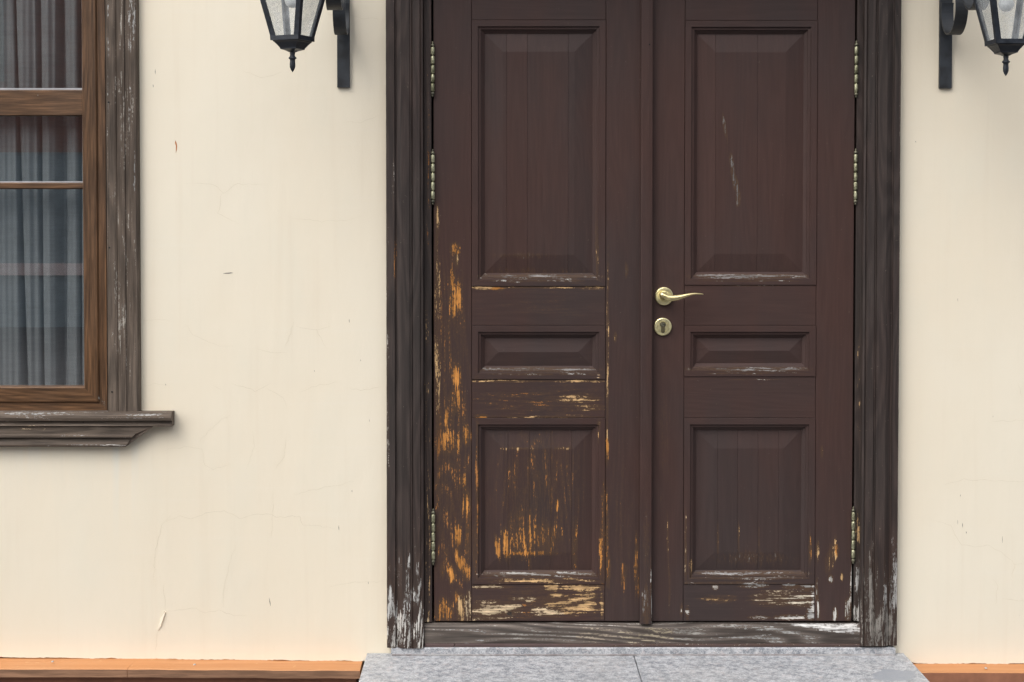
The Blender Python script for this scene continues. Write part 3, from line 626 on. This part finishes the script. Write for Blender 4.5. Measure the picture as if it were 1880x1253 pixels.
SR = {'bw': 0.0, 'mb': 0.06,
 'stile_a': [(1229, 1090, 1.6, 60, 0.46, GW), (1226, 1000, 1.6, 60, 0.40, TA), (1252, 1120, 4, 12, 0.5, WH), (1222, 780, 14, 200, 0.14, OD)],
 'stile_b': [(1526, 1022, 10, 30, 0.50, TA, 12), (1536, 1010, 6, 12, 0.48, OR), (1525, 1063, 4, 7, 0.98, WH), (1546, 1060, 2.5, 8, 0.80, TA), (1533, 1128, 5, 12, 1.0, WH), (1556, 1122, 5, 20, 1.0, WH), (1563, 1090, 2.5, 50, 0.75, WH), (1502, 1120, 3, 22, 0.9, WH), (1500, 1085, 2.5, 20, 0.8, WH), (1501, 1010, 3, 20, .55, TA), (1509, 830, 2, 12, .6, TA)],
 'rail': [(1470, 1102, 40, 13, 0.68, (0.42, 0.37, 0.29)), (1430, 1100, 50, 16, 0.50, (0.38, 0.31, 0.22)), (1320, 1100, 36, 8, 0.42, TA), (1494, 1100, 6, 36, 0.92, WH), (1480, 1079, 12, 8, 0.86, GW), (1452, 1077, 16, 5, 0.80, GW), (1385, 1077, 26, 4, 0.66, GW), (1313, 1078, 5, 6, 0.85, GR), (1450, 1133, 26, 4.5, 0.98, WH), (1395, 1134, 20, 3, 0.7, WH), (1490, 1128, 10, 12, 0.8, GW), (1262, 1125, 4, 12, 0.6, WH), (1380, 525, 110, 1.6, .3, WH), (1380, 697, 110, 1.6, .28, WH)],
 'board': [(1331, 235, 3, 30, 0.50, SM, -12), (1343, 300, 4, 26, 0.50, SM, -14), (1350, 335, 5, 26, 0.74, SM, -14), (1355, 362, 4, 16, 0.70, SM), (1318, 985, 1.8, 40, 0.42, TA), (1356, 985, 1.8, 40, 0.46, TA), (1394, 1000, 1.6, 40, 0.4, TA), (1390, 1025, 90, 14, 0.25, SM)],
 'mould': [(1375, 508, 100, 4, 0.60, GM), (1375, 516, 100, 2, 0.36, GW), (1375, 678, 100, 4, 0.60, GM), (1375, 686, 100, 2, .36, GW), (1375, 1053, 100, 5, 0.74, (0.30,0.29,0.28)), (1375, 1062, 100, 2.5, 0.58, GW), (1487, 1010, 3, 30, 0.50, OR), (1259, 1010, 2, 60, 0.62, PA), (1268, 1045, 4, 16, .6, TA), (1350, 1071, 90, 3, .45, GW)]}  # GM spots again carry a painted highlight besides the weathering
make_leaf(right, 1188, 1566.4, 1256, 1498, [(None, 38), (524, 598), (692, 768), (1073, None)],
          [(38, 524, [1313, 1390]), (598, 692, []), (768, 1073, [1319, 1356, 1394, 1432])], SR)
# meeting strip on the active leaf
ya = YL-0.024
pa = [(X(1176.5, ya), YL-0.0008), (X(1176.5, ya), ya+0.002), (X(1178, ya), ya), (X(1190, ya), ya), (X(1196.5, ya), ya+0.0015), (X(1198, ya), ya+0.004), (X(1198, ya), YL-0.0008)]
extrude('meeting_strip', pa, 'z', Z(1146, ya), DTOP-0.006, right, M['door'], 'z', [(1187, 1115, 9, 40, 0.46, GM), (1197, 1090, 2.5, 70, 0.62, GW), (1187, 1000, 9, 100, .2, GM)], bw=0.0, bc=GR)
mesh_obj('nail_hole', *revolve([(0, 0.0024), (0.0008, 0.0020)], (X(1191, ya), ya-0.0001, Z(82, ya)), (0, -1, 0), 10), M['black'], right)

# hinges: barrels of turned knuckles with finials
def hinge(leaf, px, p0, p1, bright):
    y = YJ-0.0035; x = X(px, y); z0, z1 = Z(p1, y), Z(p0, y); H = z1-z0
    h = bpy.data.objects.new('hinge', None); COL.objects.link(h); h.parent = leaf; h.location = Vector((x, y, z0))-wloc(leaf); h.empty_display_size = 0.02
    r = 0.0057; fin = H*0.09
    mesh_obj('finial', *revolve([(0, 0.0008), (0.002, 0.0030), (0.0045, 0.0034), (0.006, 0.0020), (0.008, 0.0050), (0.010, 0.0058), (0.0115, 0.0050), (fin, 0.0055)], (x, y, z0), (0, 0, 1), 16), M['hinge_dark'], h, True)
    mesh_obj('finial', *revolve([(0, 0.0008), (0.002, 0.0028), (0.0045, 0.0032), (0.006, 0.0020), (0.0085, 0.0046), (0.0115, 0.0058), (fin, 0.0058)], (x, y, z1), (0, 0, -1), 16), M['hinge_dark'], h, True)
    n = 5; L = (H-2*fin)/n
    for k in range(n):
        a = z0+fin+k*L
        mesh_obj('knuckle', *revolve([(0.0004, r*0.55), (0.0022, r*0.62), (0.0030, r*0.92), (0.0042, r*1.0), (L*0.5, r*1.02), (L-0.0042, r*1.0), (L-0.0030, r*0.92), (L-0.0022, r*0.62), (L-0.0004, r*0.55)], (x, y, a), (0, 0, 1), 16), M['brass_old'], h, True)
    s = 1 if leaf is left else -1
    mesh_obj('hinge_plate', *box(min(x, x+s*0.004), max(x, x+s*0.004), YL-0.0005, YL+0.03, z0+fin, z1-fin), M['hinge_dark'], h)
for p0, p1 in ((76, 179), (274, 377), (934, 1038)): hinge(left, 795, p0, p1, 1)
for p0, p1 in ((75, 180), (273, 377), (930, 1036)): hinge(right, 1568.8, p0, p1, 1)

# lever handle and lock escutcheon
hx, hz = xl(1218.5), zl(544)
hd = bpy.data.objects.new('door_handle', None); COL.objects.link(hd); hd.parent = right; hd.location = Vector((hx, YL, hz))-wloc(right); hd.empty_display_size = 0.03
R = X(1235.2, YL)-X(1218.5, YL)
mesh_obj('rose', *revolve([(0, R), (0.0055, R), (0.0080, R*0.965), (0.0092, R*0.90), (0.0094, R*0.62), (0.0086, R*0.60), (0.0086, R*0.57), (0.0100, R*0.55), (0.0105, R*0.50), (0.0105, R*0.05)], (hx, YL-0.0002, hz), (0, -1, 0), 48), M['brass_pale'], hd, False)
yh = YL-0.046
pts = [(1217, 546, YL-0.009), (1217, 545, YL-0.028), (1215, 541.5, YL-0.042), (1219, 543.5, yh), (1227, 547.0, yh-0.001), (1238, 547.6, yh-0.001), (1250, 545.4, yh), (1262, 542.0, yh+0.001), (1275, 539.7, yh+0.003), (1290.5, 540.6, yh+0.006)]
def catmull(P, n):
    out = []
    for i in range(len(P)-1):
        p0, p1, p2, p3 = [Vector(P[max(0, min(len(P)-1, k))]) for k in (i-1, i, i+1, i+2)]
        for k in range(n):
            t = k/n; out.append(0.5*((2*p1)+(p2-p0)*t+(2*p0-5*p1+4*p2-p3)*t*t+(3*p1-p0-3*p2+p3)*t**3))
    out.append(Vector(P[-1])); return out
path = catmull([(X(a, y), y, Z(b, y)) for a, b, y in pts], 8)
def lever_sect(t):
    w = np.interp(t, [0, 0.15, 0.28, 0.36, 0.5, 0.62, 0.8, 1.0], [0.0095, 0.0085, 0.0072, 0.0076, 0.0090, 0.0078, 0.0046, 0.0017])
    d = np.interp(t, [0, 0.15, 0.28, 0.4, 0.6, 1.0], [0.0095, 0.0085, 0.0072, 0.0070, 0.0070, 0.0052])
    return [(w*math.cos(a), d*math.sin(a)) for a in np.linspace(0, 2*math.pi, 20, endpoint=False)]
mesh_obj('lever', *sweep(path, lever_sect, up=(0.05, 0.02, 1)), M['brass'], hd, True)
lx, lz = xl(1216.3), zl(600)
lk = bpy.data.objects.new('lock', None); COL.objects.link(lk); lk.parent = right; lk.location = Vector((lx, YL, lz))-wloc(right); lk.empty_display_size = 0.03
mesh_obj('escutcheon', *revolve([(0, R*0.985), (0.0050, R*0.985), (0.0072, R*0.95), (0.0082, R*0.88), (0.0084, R*0.60), (0.0078, R*0.585), (0.0084, R*0.57), (0.0084, R*0.02)], (lx, YL-0.0002, lz), (0, -1, 0), 48), M['brass_pale'], lk)
def keyshape(r, w, low, n=20):
    a0 = math.asin(w/r); out = []
    for a in np.linspace(-math.pi/2+a0, 1.5*math.pi-a0, n): out.append((r*math.cos(a), r*math.sin(a)))
    out += [(-w, -low+w*0.7), (-w*0.6, -low), (w*0.6, -low), (w, -low+w*0.7)]
    return out
def prism(shape, x, z, y0, y1):
    n = len(shape); V = [(x+a, y0, z+b) for a, b in shape]+[(x+a, y1, z+b) for a, b in shape]
    return V, [list(range(n)), [n+i for i in range(n)][::-1]]+[[i, i+n, (i+1) % n+n, (i+1) % n] for i in range(n)]
cyl = keyshape(0.0084, 0.0056, 0.0245)
mesh_obj('cylinder', *prism(cyl, lx, lz+0.0065, YL-0.0102, YL), M['brass_dark'], lk)
mesh_obj('cylinder_plug', *revolve([(0, 0.0062), (0.0012, 0.0060), (0.0014, 0.0050)], (lx, YL-0.0102, lz+0.0065), (0, -1, 0), 24), M['hinge_dark'], lk)
mesh_obj('keyhole', *box(lx-0.0004, lx+0.0052, YL-0.0120, YL-0.009, lz+0.0058, lz+0.0076), M['black'], lk)

# ------------------------------------------------------------------ window
YW = 0.004; YC = -0.026
win = empty('window', (X(0), 0, Z(822)), 'brown framed window with weathered grey casing and moulded sill', 'window')
wx = lambda p, y=YW: X(p, y)
wz = lambda p, y=YW: Z(p, y)
WG = (0.245, 0.225, 0.195)
wsp = [(214, 200, 4, 200, 0.44, WG), (224, 150, 5, 180, 0.56, WG), (247, 330, 4, 60, 0.66, GW), (247, 520, 3, 120, 0.46, WG), (246, 30, 5, 40, 0.58, GW), (238, 100, 3, 150, .46, GW), (198, 90, 2, 150, 0.56, GW), (225, 620, 9, 90, 0.52, WG), (232, 450, 8, 80, 0.48, WG), (225, 300, 26, 400, .36, WG)]
c = lambda p: X(p, YC, 400)
prof_w = [(c(194.5), 0.03), (c(194.5), YC+0.010), (c(196), YC+0.006), (c(199), YC+0.006), (c(200), YC+0.0012), (c(211), YC), (c(213.5), YC+0.0015), (c(215), YC+0.004), (c(216.5), YC+0.0015), (c(229), YC+0.001), (c(231), YC+0.005), (c(240), YC+0.004), (c(242), YC+0.0015), (c(250), YC+0.002), (c(253.3), YC+0.007), (c(253.8), 0.0)]
extrude('casing', prof_w, 'z', wz(756.5, YC), Z(-340), win, M['grey'], 'z', wsp, bw=0.12, bc=WG)
prof_w2 = [(2*X(-100)-x, y) for x, y in prof_w][::-1]
extrude('casing', prof_w2, 'z', wz(756.5, YC), Z(-340), win, M['grey'], 'z', (), res=0.02, bw=0.14, bc=GW)
extrude('casing', [(Z(-341), 0.0), (Z(-341), YC), (Z(-400), YC), (Z(-400), 0.0)], 'x', 2*X(-100)-c(260), c(260), win, M['grey'], 'x', (), res=0.02)
# nail holes in the casing
for a, b in ((202.5, 188), (202, 455), (205, 720), (152, 775)):
    yy = YC-0.0004 if b < 760 else -0.0335
    mesh_obj('nail_hole', *revolve([(0, 0.0026), (0.0008, 0.0022)], (X(a, yy), yy+0.0008, Z(b, yy)), (0, -1, 0), 10), M['black'], win)
# sash frame of brown foil: right stile with a step, bottom rail with a mitre
sx0, sx1 = wx(155), wx(196.5)
sz0 = wz(755); sz1 = wz(710)
sash = bpy.data.objects.new('sash', None); COL.objects.link(sash); sash.parent = win; sash.location = Vector((wx(0), YW, sz0))-wloc(win); sash.empty_display_size = 0.05
def sash_side(side, x0, x1, z0, z1):
    w = sx1-sx0; hb = sz1-sz0
    prof = [(0, 0.0), (0.34, 0.0), (0.355, -0.003), (0.40, -0.0065), (0.43, -0.007), (0.95, -0.010), (1.0, -0.004), (1.0, 0.03)]   # fraction from the outside in, outwards
    out = []
    for a, b in zip(prof[:-1], prof[1:]):
        n = 4
        for k in range(n): out.append((a[0]+(b[0]-a[0])*k/n, a[1]+(b[1]-a[1])*k/n))
    out.append(prof[-1]); p = np.array(out); t = p[:, 0:1]; y = YW+np.where(p[:, 1:2] > 0.02, p[:, 1:2], p[:, 1:2])
    L = lin(0, 1, 0.006/((z1-z0) if side in 'lr' else (x1-x0)))[None]
    V = np.zeros((len(p), L.shape[1], 3)); V[..., 1] = y
    if side in 'lr':
        V[..., 2] = z0+t*hb+(z1-z0-2*t*hb)*L; V[..., 0] = x1-t*w if side == 'r' else x0+t*w
    else:
        V[..., 0] = x0+t*w+(x1-x0-2*t*w)*L; V[..., 2] = z0+t*hb if side == 'b' else z1-t*hb
    mesh_obj('sash_rail' if side in 'bt' else 'sash_stile', V, grid_faces(*V.shape[:2], flip=(side in 'rb')), M['foil'], sash, attrs=wood_attrs(V, 'z' if side in 'lr' else 'x', [(110, 734, 40, 1.5, 0.55, GW), (188, 738, 3, 20, 0.55, WH, -40)], 0.0, WH))
SXL = 2*X(-100)-sx1
for s_ in 'lrbt': sash_side(s_, SXL, sx1, sz0, Z(-320))
# glazing bars
gx0, gx1 = SXL+(sx1-sx0)-0.002, sx0+0.002
def bar(p0, p1, dep, name):
    yb = YW-dep
    z0, z1 = Z(p1, yb), Z(p0, yb); c_ = 0.004 if p1-p0 > 25 else 0.005
    extrude(name, [(z0, 0.030), (z0, yb+c_), (z0+c_*0.7, yb), (z1-c_*0.7, yb), (z1, yb+c_), (z1, 0.030)], 'x', gx0, gx1, win, M['foil'], 'x', [(70, 174, 1.6, 1.6, 1.0, WH)])
bar(165.5, 213, 0.004, 'transom'); bar(335.5, 347.5, 0.002, 'glazing_bar'); bar(-150, -138, 0.002, 'glazing_bar')
# panes with grey seals along their lower and upper edges
YG = 0.026
for p0, p1 in ((-148, -310), (165, -139), (336, 212), (712, 347)):
    za, zb = Z(p0, YG), Z(p1, YG)
    mesh_obj('pane', *box(gx0-0.004, sx0+0.006, YG, YG+0.004, za-0.006, zb+0.006), M['glass'], win)
    mesh_obj('seal', *box(gx0, sx0, YG-0.004, YG-0.0005, za-0.001, za+0.0042, 0.0006), M['seal'], win)
    mesh_obj('seal', *box(sx0-0.0035, sx0+0.0005, YG-0.004, YG-0.0005, za+0.0045, zb-0.001, 0.0006), M['seal'], win)
# sill: moulded top board and shaped apron
ys = -0.046
def sill_part(name, prof, xa, spots, endfn=None, bw=0.2):
    p = dense(prof, 0.0025); s = lin(0, 1, 0.004/(xa-X(-520)))
    V = np.zeros((len(p), len(s), 3)); V[..., 2] = p[:, 0:1]; V[..., 1] = p[:, 1:2]
    xe = np.array([endfn(z) if endfn else xa for z in p[:, 0]])[:, None]
    V[..., 0] = X(-514)+(xe-X(-514))*s[None]
    ni, nj = V.shape[:2]
    f = grid_faces(ni, nj, flip=True); c1 = [i*nj+nj-1 for i in range(ni)]; f += [c1[::-1], [i*nj for i in range(ni)]]
    return mesh_obj(name, V, f, M['grey'], win, attrs=wood_attrs(V, 'x', spots, bw, GW))
zq = lambda py, y=ys: Z(py, y)
sill_part('sill', [(zq(758.5), 0.02), (zq(757.5), ys+0.016), (zq(758.5), ys+0.008), (zq(764), ys+0.001), (zq(768), ys), (zq(773), ys+0.002), (zq(774.5), ys+0.012), (zq(777.5), ys+0.013), (zq(780), ys+0.010), (zq(783), ys+0.007), (zq(784), ys+0.009), (zq(784.2), 0.0)], X(313.5, ys),
          [(100, 759, 300, 4, 0.48, GW), (280, 760, 30, 4, 0.60, GW), (280, 782, 40, 2, 0.60, GW), (40, 783, 30, 3, 0.6, PA), (120, 770, 200, 4, 0.35, GR)])
ya2 = -0.032
def apron_end(z):
    py = 784+(Z(784, ya2)-z)/(Z(784, ya2)-Z(785, ya2))
    t = np.clip((py-783)/(821-783), 0, 1)
    return X(float(np.interp(t, [0, 0.03, 0.10, 0.19, 0.38, 0.62, 1.0], [286, 274, 264, 256, 247, 239, 228])), ya2)
sill_part('apron', [(Z(783.6, ya2), 0.0), (Z(783.6, ya2), ya2), (Z(785, ya2), ya2), (Z(797, ya2), ya2+0.001), (Z(800, ya2), ya2-0.004), (Z(803, ya2), ya2-0.0045), (Z(804.5, ya2), ya2+0.008), (Z(806.5, ya2), ya2+0.008), (Z(814, ya2), ya2+0.002), (Z(817, ya2), ya2), (Z(820, ya2), ya2+0.001), (Z(821.5, ya2), ya2+0.006), (Z(821.8, ya2), 0.0)], X(280, ya2),
          [(100, 801, 250, 3, 0.36, GW), (100, 818, 250, 1.5, 0.50, GW), (210, 818, 30, 1.5, .6, WH), (60, 787, 30, 3, .5, PA)], apron_end, 0.12)
# curtain: hanging cloth in deep folds behind the panes
gaps = [(-420, 5, 0), (-360, 4, 2), (-300, 6, 0), (-250, 4, 0), (-190, 6, -2), (-140, 4, 0), (-95, 5, 3), (-45, 5, 0), (-8, 3, 0), (33, 3.0, 12), (73, 3.0, 4), (113, 6.0, -3), (149, 2.2, -2), (196, 4, 0)]
YCU = 0.062
us = np.linspace(X(-440, YCU), X(222, YCU), 900); vv = np.linspace(Z(790, YCU), Z(-320, YCU), 60)
gu, gv2 = np.meshgrid(us, vv, indexing='ij')
mpx = X(PX0+1, YCU)
pxu = PX0+gu/mpx; tz = (gv2-vv[0])/(vv[-1]-vv[0])
yv = np.full_like(gu, YCU)+0.004*np.sin(pxu*0.11+0.8*tz)+0.0025*np.sin(pxu*0.31+2.0*tz)+0.002*np.sin(pxu*0.53-1.3*tz)
for gp_, w_, dr in gaps:
    cpos = gp_+dr*(1.0-tz*1.6)
    ww = w_*(1.0+0.35*np.sin(tz*5+gp_))
    dep = 0.035+0.055*(0.5+0.5*math.sin(gp_*1.7))
    yv += dep*np.exp(-np.abs((pxu-cpos)/ww)**4)+0.012*np.exp(-((pxu-cpos-ww)/(ww*2.6))**2)
V = np.stack([gu, yv, gv2], -1)
cur = mesh_obj('curtain', V, grid_faces(*gu.shape), M['fabric'], None, True)
cur['label'] = 'grey blue curtain hanging in folds behind the window panes'; cur['category'] = 'curtain'
# dim room behind
rx0, rx1, rz0, rz1 = win_x0-0.3, win_x1+0.3, 0.35, win_z1+0.2
rv = [(rx0, 0.302, rz0), (rx1, 0.302, rz0), (rx1, 0.302, rz1), (rx0, 0.302, rz1), (rx0, 2.5, rz0), (rx1, 2.5, rz0), (rx1, 2.5, rz1), (rx0, 2.5, rz1)]
mesh_obj('room', rv, [[4, 7, 6, 5], [0, 4, 5, 1], [3, 2, 6, 7], [0, 3, 7, 4], [1, 5, 6, 2]], M['room'], house)
# inner hall behind the door so that no daylight leaks round the leaves
hv = [(dor_x0-0.05, 0.302, 0.0), (dor_x1+0.05, 0.302, 0.0), (dor_x1+0.05, 0.302, dor_z1+0.05), (dor_x0-0.05, 0.302, dor_z1+0.05)]
mesh_obj('hall', hv+[(a, 1.5, c2) for a, b, c2 in hv], [[4, 7, 6, 5], [0, 4, 5, 1], [3, 2, 6, 7], [0, 3, 7, 4], [1, 5, 6, 2]], M['black'], house)

# ------------------------------------------------------------------ wall lanterns
def lantern(label, plate_px, plate_bottom, axis_px, Lr, rot, scroll_swing, fin_py, bulb_dx=0.0):
    pw = X(1742)-X(1719)
    x0 = X(plate_px)
    root = empty('wall_lantern', (x0, 0, Z(plate_bottom)), label, 'lantern', 'lanterns beside the door')
    mesh_obj('wall_plate', *box(x0-pw/2, x0+pw/2, -0.010, 0.001, Z(plate_bottom), Z(-150), 0.0012), M['iron_worn'], root)
    yl = -Lr; xc = X(axis_px, yl)
    dirv = Vector((xc-x0, yl, 0)); dist = dirv.length; dirv.normalize()
    sdv = Vector((math.sin(scroll_swing), -math.cos(scroll_swing), 0)); side = Vector((-sdv.y, sdv.x, 0))
    # inner and outer curls of flat iron
    def curl(name, c_out, zbot, r, w, th, a0, a1):
        zc = zbot+r; path = []
        for a in np.linspace(a0, a1, 40):
            q = Vector((x0, -0.008, 0))+sdv*(c_out+r*math.cos(a)); path.append((q.x, q.y, zc+r*math.sin(a)*1.25+0.25*r))
        mesh_obj(name, *sweep(path, rect_sect(w/2, th), up=tuple(side)), M['iron_worn'], root)
    curl('scroll', 0.066, Z(64, -0.06), 0.058, 0.036, 0.0022, math.radians(-200), math.radians(110))
    curl('scroll', 0.235, Z(21, -0.2), 0.052, 0.042, 0.0025, math.radians(-250), math.radians(60))
    za = Z(-118, yl)
    p0 = Vector((x0, -0.004, za)); p1 = Vector((xc, yl, za))
    mesh_obj('arm', *sweep([tuple(p0), tuple(p0.lerp(p1, 0.5)), tuple(p1+dirv*0.01)], rect_sect(0.009, 0.009), up=(0, 0, 1)), M['iron'], root)
    # lantern body: four sloping panes between corner bars
    ca, sa = math.cos(rot), math.sin(rot)
    def P(u, v, z): return (xc+u*ca-v*sa, yl+u*sa+v*ca, z)
    zb, zt = Z(fin_py-62, yl), Z(fin_py-208, yl); hb_, ht_ = 0.0395, 0.0825
    hs_ = lambda z: hb_+(ht_-hb_)*(z-zb)/(zt-zb)
    for (su, sv) in ((1, 1), (1, -1), (-1, -1), (-1, 1)):
        a = P(su*hb_, sv*hb_, zb); b = P(su*ht_, sv*ht_, zt); w = 0.0058
        V = []
        for (cz_, h_) in ((zb, hb_), (zt, ht_)):
            for (i, j) in ((0.0022, 0.0022), (0.0022, -2*w), (-0.004, -2*w), (-0.004, -0.004), (-2*w, -0.004), (-2*w, 0.0022)): V.append(P(su*(h_+i), sv*(h_+j), cz_))
        mesh_obj('corner_bar', V, [[k, (k+1) % 6, (k+1) % 6+6, k+6] for k in range(6)]+[list(range(6)), list(range(6, 12))], M['iron'], root)
    for q in range(4):
        a = q*math.pi/2; c2, s2 = math.cos(a), math.sin(a); V = []
        for (z_, ) in ((zb,), (zt,)):
            h_ = hs_(z_)-0.001
            for (u, v) in ((-h_, h_), (h_, h_), (h_, h_-0.002), (-h_, h_-0.002)): V.append(P(u*c2-v*s2, u*s2+v*c2, z_))
        mesh_obj('pane', V, [[0, 1, 5, 4], [1, 2, 6, 5], [2, 3, 7, 6], [3, 0, 4, 7], [0, 3, 2, 1], [4, 5, 6, 7]], M['lantern_glass'], root)
    def square_stack(name, secs):
        V = []; Fc = []
        for z_, h_ in secs:
            V += [P(h_, h_, z_), P(-h_, h_, z_), P(-h_, -h_, z_), P(h_, -h_, z_)]
        for i in range(len(secs)-1):
            for k in range(4): Fc.append([i*4+k, i*4+(k+1) % 4, i*4+4+(k+1) % 4, i*4+4+k])
        Fc.append([0, 3, 2, 1]); n = (len(secs)-1)*4; Fc.append([n, n+1, n+2, n+3])
        mesh_obj(name, V, Fc, M['iron'], root)
    zz = lambda d: Z(fin_py+d, yl)
    # base tray with an open top, then the ogee
    square_stack('base', [(zz(-37), 0.0075), (zz(-39), 0.012), (zz(-41), 0.020), (zz(-42), 0.0235), (zz(-44), 0.0240), (zz(-49), 0.0290), (zz(-54), 0.0345), (zz(-55.5), 0.0372), (zz(-57), 0.0374), (zz(-57.3), 0.0425), (zz(-65.5), 0.0430), (zz(-65.6), 0.0385)])
    square_stack('cap', [(zt-0.004, ht_+0.004), (zt+0.006, ht_+0.012), (zt+0.010, ht_+0.010), (zt+0.045, 0.050), (zt+0.060, 0.030), (za+0.012, 0.012)])
    mpx_ = X(PX0+1, yl)
    prof = [(-38, 4.6), (-35, 5.0), (-31.5, 4.2), (-28.5, 5.0), (-26.8, 7.2), (-25, 7.2), (-23.5, 5.0), (-21, 4.6), (-15, 5.2), (-9, 5.0), (-4, 3.0), (0, 0.3)]
    mesh_obj('finial', *revolve([(-(zz(a)-zz(-38)), r_*mpx_) for a, r_ in prof], (xc, yl, zz(-38)), (0, 0, -1), 20), M['iron'], root, True)
    br = 14*mpx_; zc = zz(-132)
    mesh_obj('bulb', *revolve([(-br*math.cos(a), br*math.sin(a)) for a in np.linspace(0.02, math.pi*0.72, 14)]+[(br*1.5, br*0.45), (br*2.6, br*0.45)], (xc+bulb_dx, yl, zc), (0, 0, 1), 24), M['bulb'], root, True)
    mesh_obj('lamp_holder', *revolve([(0, 0.013), (0.05, 0.013), (0.055, 0.010)], (xc+bulb_dx, yl, zc+br*2.5), (0, 0, 1), 20), M['iron'], root, True)
lantern('black iron lantern bracketed to the wall between the window and the door', 632.5, 161.5, 539, 0.42, math.radians(-23), 0.0, 133)
lantern('black iron lantern bracketed to the wall right of the door, cut by the edge', 1730.5, 163, 1842, 0.42, math.radians(2), math.radians(4), 140)

# ------------------------------------------------------------------ house across the street, seen mirrored in the panes
opp = empty('house', (0, -16, 0), 'red brown and blue grey house across the street, mirrored in the window', 'house')
yo = -16
mesh_obj('wall', *box(-16, 16, yo-6, yo, 2.35, 8.0), M['brick_red'], opp)
mesh_obj('shop_front', *box(-16, 16, yo-6, yo-0.02, 0.86, 2.35), M['blue_grey'], opp)
mesh_obj('band', *box(-16.02, 16.02, yo-0.3, yo+0.05, 0.70, 0.86), M['pink'], opp)
mesh_obj('plinth', *box(-16, 16, yo-6, yo+0.01, 0.0, 0.70), M['blue_grey'], opp)
for k in range(9):
    xw = -14.4+k*3.6
    mesh_obj('window', *box(xw-0.6, xw+0.6, yo-0.02, yo+0.04, 3.3, 5.0), M['room'], opp)
    mesh_obj('window', *box(xw-0.6, xw+0.6, yo-0.02, yo+0.04, 6.0, 7.4), M['room'], opp)
